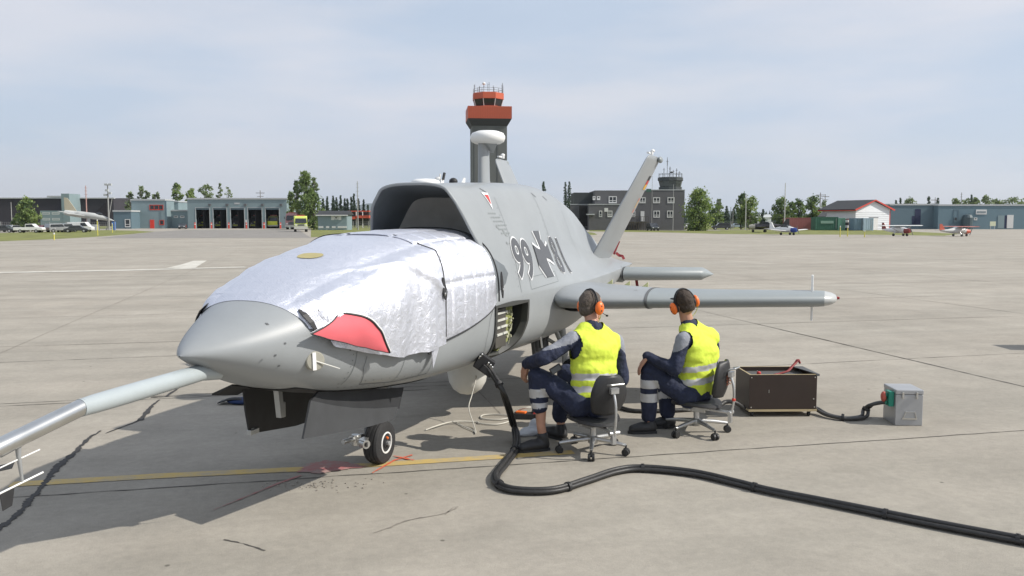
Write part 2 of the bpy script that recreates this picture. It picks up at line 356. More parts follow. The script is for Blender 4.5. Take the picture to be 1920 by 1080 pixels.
def aft_half(y,nu=44,nl=40):
    c=upctl(y); c=[(-c[1][0],c[1][1])]+c
    up=[cr1(c,1+7*k/nu) for k in range(nu+1)]
    wl,zl=up[-1]
    lo=[]
    for k in range(1,nl+1):
        q_=(k/nl)**1.9; x,z=lower(y,q_); lo.append([x*wl/V('wc',y),z+(zl-V('zc',y))*(1-q_)])
    return [(max(x,0),z) for x,z in up]+[tuple(q) for q in lo]
def rake(z,y0):
    f=max(0,1-(y0-2.78)/1.0); return f*float(np.interp(z,[1.2,1.62,1.8,2.0,2.15],[.25,.235,.14,.03,0]))
def aft_ring(y):
    h=aft_half(y); P=[Vector((x,y+rake(z,y),z)) for x,z in h]
    return P+[Vector((-p.x,p.y,p.z)) for p in P[-2:0:-1]]
air=thing('unmanned_aircraft','grey unmanned jet aircraft with 99 cross 81 on its flank and a foil covered nose','drone aircraft',O,AZ)
# aft body surface, used for projecting markings
ys=[2.78+.025*i for i in range(218)]; rings=[aft_ring(y) for y in ys]
allv=[p for r in rings for p in r]; nr=len(rings[0]); allf=[(i*nr+j,i*nr+(j+1)%nr,(i+1)*nr+(j+1)%nr,(i+1)*nr+j) for i in range(len(rings)-1) for j in range(nr)]
BV=BVHTree.FromPolygons(allv,allf)
nys=[0,.004,.01,.02,.035,.06,.09,.13]+[.17+.04*i for i in range(73)]; nys=[y for y in nys if y<3.04]+[3.04]
us=[-(1+(k/24)**1.9) for k in range(24,0,-1)]+[-1+2*i/48 for i in range(49)]+[1+(k/24)**1.9 for k in range(1,24)]
nv=[nose_pt(y,u) for y in nys for u in us]; nf=[(i*96+j,(i+1)*96+j,(i+1)*96+(j+1)%96,i*96+(j+1)%96) for i in range(len(nys)-1) for j in range(96)]
BN=BVHTree.FromPolygons(nv,nf)
def hit(y,z,off=.004,side=1,bv=None):
    best=None
    for b in ([bv] if bv else [BV,BN]):
        r=b.ray_cast(Vector((side*3,y,z)),Vector((-side,0,0)))
        if r[0] is not None and (best is None or r[0].x*side>best[0].x*side): best=r
    if best is None: return Vector((side*.6,y,z))
    n=best[1]; n=n if n.x*side>0 else -n
    return best[0]+n*off
HP=[(3.06,1.155),(3.74,1.15),(3.73,.97),(3.66,.83),(3.55,.74),(3.42,.70),(3.06,.735)]
def inside(y,z,poly):
    c=False; n=len(poly)
    for i in range(n):
        a,b=poly[i],poly[(i+1)%n]
        if (a[1]>z)!=(b[1]>z) and y<(b[0]-a[0])*(z-a[1])/(b[1]-a[1])+a[0]: c=not c
    return c
fus=MB(); fus.add(allv,[f for f in allf if not (lambda c:(c.x>.2 and inside(c.y,c.z,HP)))(sum((allv[i] for i in f),Vector())/4)])
o=len(fus.v); fus.add(nv,nf)
fus.add([rings[-1][k] for k in range(nr)],[tuple(range(nr))])
fuselage=fus.build('fuselage',Mgrey,air,smooth=60)
# duct floor: forebody crown carried on into the intake, then duct walls
g=MB(); rows=[]
for y in [3.03+.05*i for i in range(16)]:
    rows.append([nose_pt(3.0,-1+2*k/24,-.004)+Vector((0,y-3.0,-.03*(y-3.03))) for k in range(25)])
g.grid(rows); g.build('duct_floor',Mduct,air,smooth=60)
g=MB(); rows=[]
for i in range(20):
    y=2.775+.06*i; c=aft_half(max(y,2.78),nl=2)[:43]; q=0.012 if i==0 else min(.05,.028+.02*i)
    if i==0: q=.0
    P=[]
    for x,z in c:
        d=Vector((x*1.2,0,max(z-1.5,.05))).normalized(); sh=[0,.018,.034,.045][min(i,3)]+.012*max(0,i-3)
        P.append(Vector((max(x-d.x*sh,0),y+rake(z,2.78)*(1-i/30)-(.012 if i==1 else 0),z-d.z*sh)))
    rows.append([Vector((-p.x,p.y,p.z)) for p in P[::-1]][:-1]+P)
rows[0]=[(r+Vector((0,.008,0))) for r in rows[0]]
g.grid(rows); g.build('intake_duct',[Mduct],air,smooth=60)
g=MB(); c=aft_half(3.72,nl=2)[:43]; P=[Vector((max(x-.05,0),3.30+(2.2-z)*-.18,z-.06)) for x,z in c]; P=[Vector((-p.x,p.y,p.z)) for p in P[::-1]][:-1]+P
mid=Vector((0,3.46,1.8)); rows=[[mid.lerp(p,k/5)+Vector((0,.12*(1-(k/5)**2),0)) for p in P] for k in range(1,6)]; g.grid(rows); g.add([mid+Vector((0,.12,0))]+rows[0],[(0,i+1,i+2) for i in range(len(P)-1)])
g.build('intake_blanking_plate',Mplug,air,smooth=80)
# lip rim
g=MB(); r0=[]
P=[Vector((x,2.78+rake(z,2.78),z)) for x,z in aft_half(2.78,nl=2)[:41]]
P=[Vector((-p.x,p.y,p.z)) for p in P[::-1]][:-1]+P
g.tube([p+Vector((-.010*(1 if p.x>0 else -1 if p.x<0 else 0),0.0,-.008)) for p in P],.013,8); g.build('intake_lip',Mgrey,air,smooth=80)
# nozzle
g=MB(); g.lathe((0,8.0,1.5),[(.13,-.25),(.17,-.2),(.165,.12),(.15,.14),(.14,.1),(.13,-.2)],28,M=Matrix.Rotation(-math.pi/2,3,'X')); g.build('exhaust_nozzle',mat('nozzle_metal',(.22,.20,.21),.45,.8,var=.2),air,smooth=40)
# equipment bay behind the open hatch
g=MB()
bay=[Vector((0,y,z)) for y,z in HP]
rim=[hit(y,z,-.012,bv=BV) for y,z in HP]; back=[Vector((.16,y,z)) for y,z in HP]; n=len(HP)
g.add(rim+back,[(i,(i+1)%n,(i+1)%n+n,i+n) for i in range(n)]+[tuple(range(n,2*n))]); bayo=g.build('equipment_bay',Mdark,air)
Mrack=mat('rack_black',(.07,.065,.055),.5,var=.2); Mpale=mat('rack_pale',(.55,.55,.5),.5,var=.1); Molive=mat('board_yellow_green',(.30,.32,.12),.55,var=.5,nscale=26)
g=MB(); g.box((.48,3.31,.95),(.20,.26,.34)); g.build('avionics_rack',Mrack,bayo,bev=.006)
g=MB()
for k in range(4):
    z=1.085-.062*k; y=3.19
    while y<3.42:
        L=rnd.uniform(.05,.19) if k>1 else .2
        L=min(L,3.44-y); g.box((.587,y+L/2,z),(.012,L,.019)); y+=L+.02
g.build('rack_handles',Mpale,bayo)
g=MB(); g.prism([(.42,3.46,1.11),(.42,3.69,1.11),(.42,3.66,.92),(.42,3.56,.80),(.42,3.30,.745),(.42,3.46,.90)],(.13,0,0))
g.build('circuit_board',Molive,bayo,bev=.004)
Mcon=mat('connector_mix',(.42,.42,.30),.5,var=.8,nscale=50)
for k in range(30):
    g=MB(); y=rnd.uniform(3.47,3.64); z=rnd.uniform(.84,1.09); s_=rnd.uniform(.010,.032); g.box((.552,y,z),(rnd.uniform(.01,.05),s_,s_*.8)); g.build('connector',Mcon,bayo)
for k in range(6):
    g=MB(); y=rnd.uniform(3.48,3.62); z=rnd.uniform(.82,1.09); g.tube([(.53,y,z),(.58,y+rnd.uniform(-.03,.05),z+.01),(.57,y+rnd.uniform(-.04,.06),z-.05)],.003,5); g.build('wire',Mcon,bayo)
g=MB(); R_o=[];R_i=[];cy=3.4;cz=.94
PP=[]
for i in range(n):
    a,b=HP[i],HP[(i+1)%n]
    for k in range(6): PP.append((a[0]+(b[0]-a[0])*k/6,a[1]+(b[1]-a[1])*k/6))
def grow(p,d):
    v=Vector((p[0]-cy,p[1]-cz)); l=v.length; return (p[0]+v.x/l*d*1.05,p[1]+v.y/l*d)
rows=[[hit(*grow(p,.030),.006,bv=BV) for p in PP],[hit(*grow(p,.026),.012,bv=BV) for p in PP],[hit(*grow(p,-.012),.012,bv=BV) for p in PP],[hit(*grow(p,-.014),-.05,bv=BV) for p in PP]]
g.grid(rows,closed=True); g.build('hatch_frame',mat('frame_grey',(.045,.046,.042),.6),bayo,smooth=30)
# ---- projected markings
def proj_mesh(vs,fs,off,side=1,bv=None):
    return [hit(y,z,off,side,bv) for y,z in vs],fs
def text_mesh(txt,offset):
    c=bpy.data.curves.new('t','FONT'); c.body=txt; c.offset=offset; c.space_character=1.22 if txt=='81' else 1.0; c.align_x='LEFT'; c.fill_mode='FRONT'
    ob=bpy.data.objects.new('t',c); COL.objects.link(ob); bpy.context.view_layer.update()
    me=ob.to_mesh(); bm=bmesh.new(); bm.from_mesh(me); ob.to_mesh_clear(); COL.objects.unlink(ob); bpy.data.objects.remove(ob); bpy.data.curves.remove(c)
    bmesh.ops.remove_doubles(bm,verts=bm.verts,dist=1e-5)
    bmesh.ops.triangulate(bm,faces=bm.faces)
    for _ in range(4):
        es=[e for e in bm.edges if e.calc_length()>.16]
        if not es: break
        bmesh.ops.subdivide_edges(bm,edges=es,cuts=1); bmesh.ops.triangulate(bm,faces=[f for f in bm.faces if len(f.verts)>3])
    bm.verts.index_update(); v=[(q.co.x,q.co.y) for q in bm.verts]; f=[tuple(q.index for q in p.verts) for p in bm.faces]; bm.free(); return v,f
def put_text(name,txt,y0,y1,zc0,zc1,h,par,bo=1):
    v,_=text_mesh(txt,0); x0=min(a for a,b in v);x1=max(a for a,b in v);b0=min(b for a,b in v);b1=max(b for a,b in v)
    for off,sh,m,nm in((.050*bo,.005,Mmarkw,name+'_outline'),(.022*bo,.009,Mmark,name)):
        v,f=text_mesh(txt,off); q=[]
        for a,b in v:
            s_=(a-x0)/(x1-x0); y=y0+(y1-y0)*s_; zc=zc0+(zc1-zc0)*s_; q.append((y,zc+((b-b0)/(b1-b0)-.5)*h))
        vs,fs=proj_mesh(q,f,sh); m_=MB(); m_.add(vs,fs); ob=m_.build(nm,m,par)
    return ob
def yp(px,py=478,x=.56): return onx(px,py,x)
a=yp(964,480,.55); b=yp(1001,480,.575); put_text('number_99','99',a.y-.13,b.y-.21,a.z-.01,a.z-.045,.345,air)
c=yp(1040,478,.60); d=yp(1057,482,.62); put_text('number_81','81',c.y-.13,d.y-.08,c.z+.01,d.z+.02,.36,air,.45)
cr0=yp(1013,476,.585); print('cross',a,b,c,d,cr0)
def cross_poly(k,e):  # flared arms; k widens, e end extension
    pts=[]
    A=.22+e; 
    for q in range(4):
        an=q*math.pi/2; ca,sa=math.cos(an),math.sin(an)
        for (x,y) in((.040+k,-.040-k),(.085,-.048-k),(.14,-.06-k),(A,-.095-k),(A,0),(A,.095+k),(.14,.06+k),(.085,.048+k)): pts.append((x*ca-y*sa,x*sa+y*ca))
    return pts
for k,sh,m,nm in((.026,.0055,Mmarkw,'cross_border'),(0,.010,Mmark,'cross')):
    p=cross_poly(k,0); bm=bmesh.new(); vv=[bm.verts.new((x,y,0)) for x,y in p]; bm.faces.new(vv); bmesh.ops.triangulate(bm,faces=bm.faces)
    for _ in range(4):
        es=[e for e in bm.edges if e.calc_length()>.05]
        bmesh.ops.subdivide_edges(bm,edges=es,cuts=1); bmesh.ops.triangulate(bm,faces=[f for f in bm.faces if len(f.verts)>3])
    bm.verts.index_update(); q=[(cr0.y-.02+v.co.x*1.0,cr0.z+v.co.y*1.02) for v in bm.verts]; f=[tuple(w.index for w in t.verts) for t in bm.faces]; bm.free()
    vs,fs=proj_mesh(q,f,sh); m_=MB(); m_.add(vs,fs); m_.build(nm,m,air)
def decal(name,poly,m,off=.005,par=air,sub=6,side=1):
    P=[]
    for i in range(len(poly)):
        a,b=poly[i],poly[(i+1)%len(poly)]
        for k in range(sub): P.append((a[0]+(b[0]-a[0])*k/sub,a[1]+(b[1]-a[1])*k/sub))
    cc=(sum(p[0] for p in P)/len(P),sum(p[1] for p in P)/len(P)); vs=[hit(*cc,off,side)]+[hit(*p,off,side) for p in P]; k=len(P)
    m_=MB(); m_.add(vs,[(0,1+i,1+(i+1)%k) for i in range(k)]); return m_.build(name,m,par)
tr=[onx(901,361,.36),onx(915,362,.38),onx(921,393,.43)]
decal('warning_triangle_border',[(p.y,p.z) for p in tr],Mmarkw,.005)
cc=sum(tr,Vector())/3; decal('warning_triangle',[((cc+(p-cc)*.58).y,(cc+(p-cc)*.58).z) for p in tr],Mred,.009)
# stencil rows and small fasteners on the flank
def spart(name,m,*a,**k):
    g=MB(); sline(g,*a,**k); return g.build(name,m,air)
def sline(mb,pts,w=.004,off=.003,side=1,sub=10):
    Q=[]
    for a,b in zip(pts[:-1],pts[1:]):
        for k in range(sub): Q.append((a[0]+(b[0]-a[0])*k/sub,a[1]+(b[1]-a[1])*k/sub))
    Q.append(pts[-1]); rows=[]
    for i,q in enumerate(Q):
        a=Q[max(i-1,0)];b=Q[min(i+1,len(Q)-1)]; d=Vector((b[0]-a[0],b[1]-a[1])); d.normalize(); nn=Vector((-d.y,d.x))*w/2
        rows.append([hit(q[0]+nn.x,q[1]+nn.y,off,side),hit(q[0]-nn.x,q[1]-nn.y,off,side)])
    mb.grid(rows)
Mst=mat('stencil',(.225,.245,.25),.7)
for r_ in range(6):
    p=onx(919+r_*3.2,400+r_*7.5,.47+r_*.006); y=p.y
    for k in range(4):
        L=rnd.uniform(.02,.06); spart('stencil_mark',Mst,[(y,p.z),(y+L,p.z)],.013,sub=1); y+=L+.012
for px,py,xx in((932,425,.5),(940,432,.5),(944,440,.51),(946,455,.53)):
    p=onx(px,py,xx); spart('stencil_mark',Mst,[(p.y-.02,p.z),(p.y+.02,p.z-.01)],.018,sub=1)
def plx(pts): return [(lambda q:(q.y,q.z))(onx(px,py,xx)) for px,py,xx in pts]
spart('panel_line',Mline,plx([(820,618,.585),(818,640,.59),(812,665,.57),(800,700,.50)]))
spart('panel_line',Mline,plx([(800,700,.50),(745,716,.47),(682,721,.43)])); spart('panel_line',Mline,plx([(682,721,.43),(686,690,.50),(692,668,.52)]))
spart('panel_line',Mline,plx([(925,572,.62),(918,600,.62),(910,640,.60),(898,676,.52)]))
for px,py in((545,580),(549,610),(558,645),(548,668),(556,688),(640,655)): 
    p=onx(px,py,.42); spart('screw_head',Mline,[(p.y-.006,p.z),(p.y+.006,p.z)],.010,sub=1)
for k in range(9):
    p=onx(690+12*k,717-1.9*k,.45); spart('screw_head',Mline,[(p.y-.003,p.z+.012),(p.y+.003,p.z+.012)],.006,sub=1)
spart('panel_line',Mline,plx([(826,619,.59),(826,632,.59)]),.006); 
for k,w_ in enumerate((.05,.035,.018)): 
    p=onx(826,632+4*k,.59); spart('ground_symbol',Mline,[(p.y-w_/2,p.z),(p.y+w_/2,p.z)],.006,sub=1)
Mseam=mat('seam_faint',(.16,.175,.175),.6)
def rivets(y0,z0,y1,z1,n_):
    for k in range(n_):
        y=y0+(y1-y0)*k/(n_-1); z=z0+(z1-z0)*k/(n_-1); spart('rivet',Mseam,[(y-.004,z),(y+.004,z)],.007,.0025,sub=1)
for pts_ in ([(3.62,2.1),(3.62,1.9),(3.62,1.6),(3.62,1.24)],[(4.78,2.15),(4.78,1.9),(4.78,1.72)],[(5.75,2.0),(5.75,1.7),(5.75,1.45)],[(3.85,1.36),(4.55,1.38),(4.55,1.28),(3.85,1.25),(3.85,1.36)],[(1.0,.86),(1.0,1.10)],[(1.55,.78),(1.55,1.0)]):
    spart('panel_seam',Mseam,pts_,.005,.0025)
rivets(3.58,2.0,3.58,1.3,12); rivets(4.74,2.1,4.74,1.75,6); rivets(.97,1.1,.97,.87,7); rivets(1.02,.835,1.5,.775,9)
for px,py,xx in((905,358,.35),(988,366,.3),(1010,372,.30)):
    p=onx(px,py,xx); spart('flank_slot',Mline,[(p.y-.03,p.z+.02),(p.y+.05,p.z-.02)],.012,sub=2)
# ---- foil cover
def foil_mat(name,quilt):
    m=bpy.data.materials.new(name); m.use_nodes=True; t=m.node_tree; b=t.nodes['Principled BSDF']; n=t.nodes.new; l=t.links.new
    b.inputs['Metallic'].default_value=.85; b.inputs['Roughness'].default_value=.36; b.inputs['Base Color'].default_value=(.74,.755,.82,1)
    tcn=n('ShaderNodeTexCoord'); a=n('ShaderNodeTexNoise'); a.inputs['Scale'].default_value=16; a.inputs['Detail'].default_value=9; a.inputs['Roughness'].default_value=.72; a.inputs['Distortion'].default_value=.8; l(tcn.outputs['Object'],a.inputs['Vector'])
    w=n('ShaderNodeTexVoronoi'); w.feature='DISTANCE_TO_EDGE'; w.inputs['Scale'].default_value=7; l(tcn.outputs['Object'],w.inputs['Vector'])
    wv=n('ShaderNodeTexWave'); wv.inputs['Scale'].default_value=28; wv.bands_direction='DIAGONAL'; wv.inputs['Distortion'].default_value=1.5; l(tcn.outputs['Object'],wv.inputs['Vector'])
    b1=n('ShaderNodeBump'); b1.inputs['Strength'].default_value=.42; b1.inputs['Distance'].default_value=.03; l(a.outputs[0],b1.inputs['Height'])
    b2=n('ShaderNodeBump'); b2.inputs['Strength'].default_value=.10; b2.inputs['Distance'].default_value=.02; l(w.outputs[0],b2.inputs['Height']); l(b1.outputs[0],b2.inputs['Normal'])
    b3=n('ShaderNodeBump'); b3.inputs['Strength'].default_value=.10; b3.inputs['Distance'].default_value=.004; l(wv.outputs[0],b3.inputs['Height']); l(b2.outputs[0],b3.inputs['Normal'])
    l(b3.outputs[0],b.inputs['Normal'])
    r=n('ShaderNodeValToRGB'); r.color_ramp.elements[0].color=(.40,.40,.40,1); r.color_ramp.elements[1].color=(.56,.56,.56,1); l(a.outputs[0],r.inputs[0]); l(r.outputs[0],b.inputs['Roughness'])
    return m
Mfoil=foil_mat('silver_foil',False)
def uedge(y): return float(np.interp(y,[.6,.68,.76,1.0,1.45,2.2,3.02],[.80,.92,1.03,1.08,1.14,1.07,1.0]))
def uk(k,nu,ue):
    h=nu/2; s=-1 if k<h else 1; q=abs(k-h)/h
    return s*(q/.78*min(1,ue) if q<.78 or ue<=1 else 1+(ue-1)*((q-.78)/.22)**1.9) if ue>1 else s*q*ue
def foil(y0,y1,fn,nu=150):
    g=MB(); rows=[]; n_=int((y1-y0)/.012)
    for i in range(n_+1):
        y=y0+(y1-y0)*i/n_; ue=uedge(y); rows.append([fn(y-(.065*max(0,1-(uk(k,nu,ue)/.8)**2)*max(0,1-(y-.62)/.25) if fn is ff else 0),uk(k,nu,ue),ue) for k in range(nu+1)])
    g.grid(rows); return g
def ff(y,u,ue):
    p=Vector((y*1.0,u*.55,0)); e=1-abs(abs(u)/ue)
    sd_=min(1,max(0,(abs(u)-.40)/.16)); vd,vp=noise.voronoi(p*3.4+Vector((9,2,0))); vk=noise.voronoi(p*8+Vector((1,7,0))); d=.014+.008*noise.noise(p*2.5)+(.12+.88*sd_)*((.052*vd[0]+.016*vk[0][0])+.014*(.5-abs(noise.noise(p*3.1+Vector((3,1,0)))))+.004*(.5-abs(noise.noise(p*11))))+.0015*noise.noise(p*40)
    d+=.055*math.exp(-((y-2.08)/.22)**2-((u+.42)/.22)**2)
    # a standing fold running down the port side
    s=(u-.55)*.9-(y-1.45)*.55; d+=.022*math.exp(-(s/.035)**2)*(1 if u>.1 else 0)*math.exp(-((y-1.7)/.5)**2)
    s=(u-.62)+(y-1.1)*.25; d+=.016*math.exp(-(s/.05)**2)*math.exp(-((y-1.1)/.35)**2)
    d+=.010*max(0,1-e/.12)*(noise.noise(p*9)+.5)
    k_=min(1,max(0,(y-.555-.065*min(1,(u/.8)**2))/.09)); d*=.12+.88*k_
    return nose_pt(y,u,max(d,.0025))
cover=thing('foil_cover','crinkled silver foil cover draped over the aircraft nose with one corner folded back','cover',O,AZ)
foil(.62,2.035,ff).build('front_sheet',Mfoil,cover,smooth=180)
def fq(y,u,ue):
    cy_=(y-1.98)/.21; cu=(u+.09)/.235; fy_=cy_-math.floor(cy_); fu=cu-math.floor(cu); iy,iu=math.floor(cy_),math.floor(cu)
    h1=noise.noise(Vector((iy*7.3,iu*3.7,1)))*2; h2=noise.noise(Vector((iy*3.1,iu*9.7,4)))*2
    e_=min(fy_,1-fy_,fu,1-fu); fade=min(1,(1-abs(u)/ue)/.08+.1)
    d=.020+(.010*min(1,e_/.10)**.6+.008*h1*(fy_-.5)*min(1,e_/.06)+.008*h2*(fu-.5)*min(1,e_/.06))*fade-.007*math.exp(-(e_/.05)**2)*fade+.003*(.5-abs(noise.noise(Vector((y*14,u*9,5)))))
    return nose_pt(y,u,d)
foil(1.96,3.03,fq).build('quilted_panel',Mfoil,cover,smooth=180)
def seam(y,u0,u1,off,n_=40): return [nose_pt(y,u0+(u1-u0)*k/n_,off) for k in range(n_+1)]
g=MB(); g.tube([ff(2.033,-.9+1.95*k/40,1.1)+Vector((0,0,.002)) for k in range(41)],.0055,6); g.tube(seam(3.035,-.2,1.0,.040),.0065,6)
g.tube([nose_pt(y,uedge(y),.022) for y in [1.30+.05*i for i in range(35)]],.006,6)
g.build('edge_cord',Mblk,cover,smooth=80)
def strap(pts,w,name='strap',m=Mblk):
    g=MB(); rows=[]
    for (y,u,o_),ww in zip(pts,w): a=nose_pt(y-ww/2,u,o_); b=nose_pt(y+ww/2,u,o_); rows.append([a,b])
    g.grid(rows); return g.build(name,m,cover,thick=.004)
strap([(.66,-.46,.016),(.635,-.54,.024),(.62,-.62,.026),(.59,-.70,.018),(.55,-.78,.008)],[.03,.08,.10,.07,.02])
strap([(.615,.56,.022),(.617,.66,.028),(.630,.78,.030),(.66,.93,.026)],[.012,.034,.030,.012])
for y,u in((1.99,.88),(3.045,.93)):
    g=MB(); c_=nose_pt(y,u,.062); dz=nose_pt(y,u+.07,.062)-nose_pt(y,u-.07,.062); 
    P=[]; 
    for k in range(16):
        a=2*math.pi*k/16; P.append(c_+dz*.5*math.cos(a)+Vector((0,.026*math.sin(a)*abs(math.sin(a))**.3,0)))
    g.prism(P,(.008,0,0)); tb=g.build('strap_tab',Mblk,cover); g=MB(); g.ell(c_+Vector((.014,0,-.04)),(.005,.008,.012)); g.build('rivet',Msteel,tb)
g=MB(); c_=nose_pt(1.80,1.10,.04); g.prism([c_+Vector((0,.035*math.sin(2*math.pi*k/14),.05*math.cos(2*math.pi*k/14))) for k in range(14)],(.01,0,0)); g.build('strap_tab',Mblk,cover)
g=MB(); c_=nose_pt(1.86,1.14,.03); g.prism([c_,c_+Vector((.02,.10,.05)),c_+Vector((.01,.07,-.02)),c_+Vector((0,.02,-.12))],(.006,0,0)); g.build('loose_corner',Mfoil,cover)
# yellow disc on the crown
g=MB(); P=[]
for k in range(24):
    a=2*math.pi*k/24; q=ff(1.25+.055*math.sin(a),.052*math.cos(a),1.1); P.append(q+Vector((0,0,.004)))
g.add([sum(P,Vector())/24]+P,[(0,1+k,1+(k+1)%24) for k in range(24)]); g.build('sensor_window',mat('sand_yellow',(.42,.36,.16),.6,var=.1),cover)
# red folded corner
A_=nose_pt(.74,1.06,.03); B_=nose_pt(1.02,.70,.035); C_=onx(729,663,.62)
A_=onx(580,629,.44); B_=onx(633,590,.46)
g=MB(); rows=[]; n_=22
for i in range(n_+1):
    t=i/n_; r_=[]
    for k in range(15):
        s=k/14; p=A_.lerp(B_,s).lerp(C_,t); bul=math.sin(math.pi*t)
        p=p+Vector((.07,0,.02))*bul*(.25+.75*s)+Vector((0,-.02,.055))*bul*s**1.5*(1.1-.1*s)+Vector((0.0,0,-.012))*bul*(1-s)+Vector((.03,0,0))*math.sin(math.pi*s)*(1-t)
        p+=Vector((.006,0,.004))*noise.noise(p*11)+Vector((.014,-.004,.010))*(1-t*.8)
        r_.append(p)
    rows.append(r_)
g.grid(rows); flap=g.build('folded_corner',mat('red_lining',(.68,.13,.15),.85,var=.05),cover,smooth=180)
g=MB(); g.grid([[p+Vector((-.010,.004,.006)) for p in r_] for r_ in rows]); g.build('foil_backing',Mfoil,flap,smooth=180)
g=MB(); g.tube([r_[-1]+Vector((.003,0,.002)) for r_ in rows],.0055,5); g.tube([p for p in rows[0]],.0055,5); g.tube([r_[0] for r_ in rows],.003,5); g.build('piping',Mblk,flap)
g=MB(); g.tube([r_[-1]+Vector((0,.012,.008)) for r_ in rows],.006,5); g.build('white_hem',Mwhite,flap)
# ---- wings, tailplanes, fins
def foil_sec(le,chord,t,n=22,nrm=Vector((0,0,1)),cd=Vector((0,1,0))):
    up=[];lo=[]
    for k in range(n+1):
        c=(1-math.cos(math.pi*k/n))/2; h=5*t*(.2969*math.sqrt(c)-.126*c-.3516*c*c+.2843*c**3-.1036*c**4)
        up.append(Vector(le)+cd*chord*c+nrm*h); lo.append(Vector(le)+cd*chord*c-nrm*h)
    return lo[::-1]+up[1:-1]
def wing_loft(name,secs,par,m,side=1,**kw):
    rows=[]
    for le,ch,t,*rest in secs:
        le=Vector(le); r_=foil_sec(le,ch,t,**kw)
        if side<0: r_=[Vector((-p.x,p.y,p.z)) for p in r_][::-1]
        rows.append(r_)
    g=MB(); g.grid(rows,closed=True); g.add(rows[0],[tuple(range(len(rows[0])))]); g.add(rows[-1],[tuple(reversed(range(len(rows[0]))))])
    return g.build(name,m,par,smooth=50)
inner=[((.50,5.1,1.12),1.7,.20),((.62,4.72,1.12),2.0,.23),((.68,4.50,1.115),2.1,.24),((.74,4.38,1.11),2.1,.245),((.82,4.33,1.11),2.05,.245),((1.0,4.37,1.105),1.9,.24),((1.3,4.52,1.10),1.55,.22),((1.57,4.665,1.095),1.25,.20)]
outer=[((1.595,4.68,1.095),1.23,.195),((2.2,4.98,1.09),.98,.180),((3.16,5.44,1.085),.72,.165),((3.24,5.485,1.085),.68,.155)]
tipc=[((3.24,5.485,1.085),.68,.150),((3.30,5.53,1.085),.60,.125),((3.345,5.60,1.085),.46,.08),((3.36,5.67,1.085),.3,.03)]
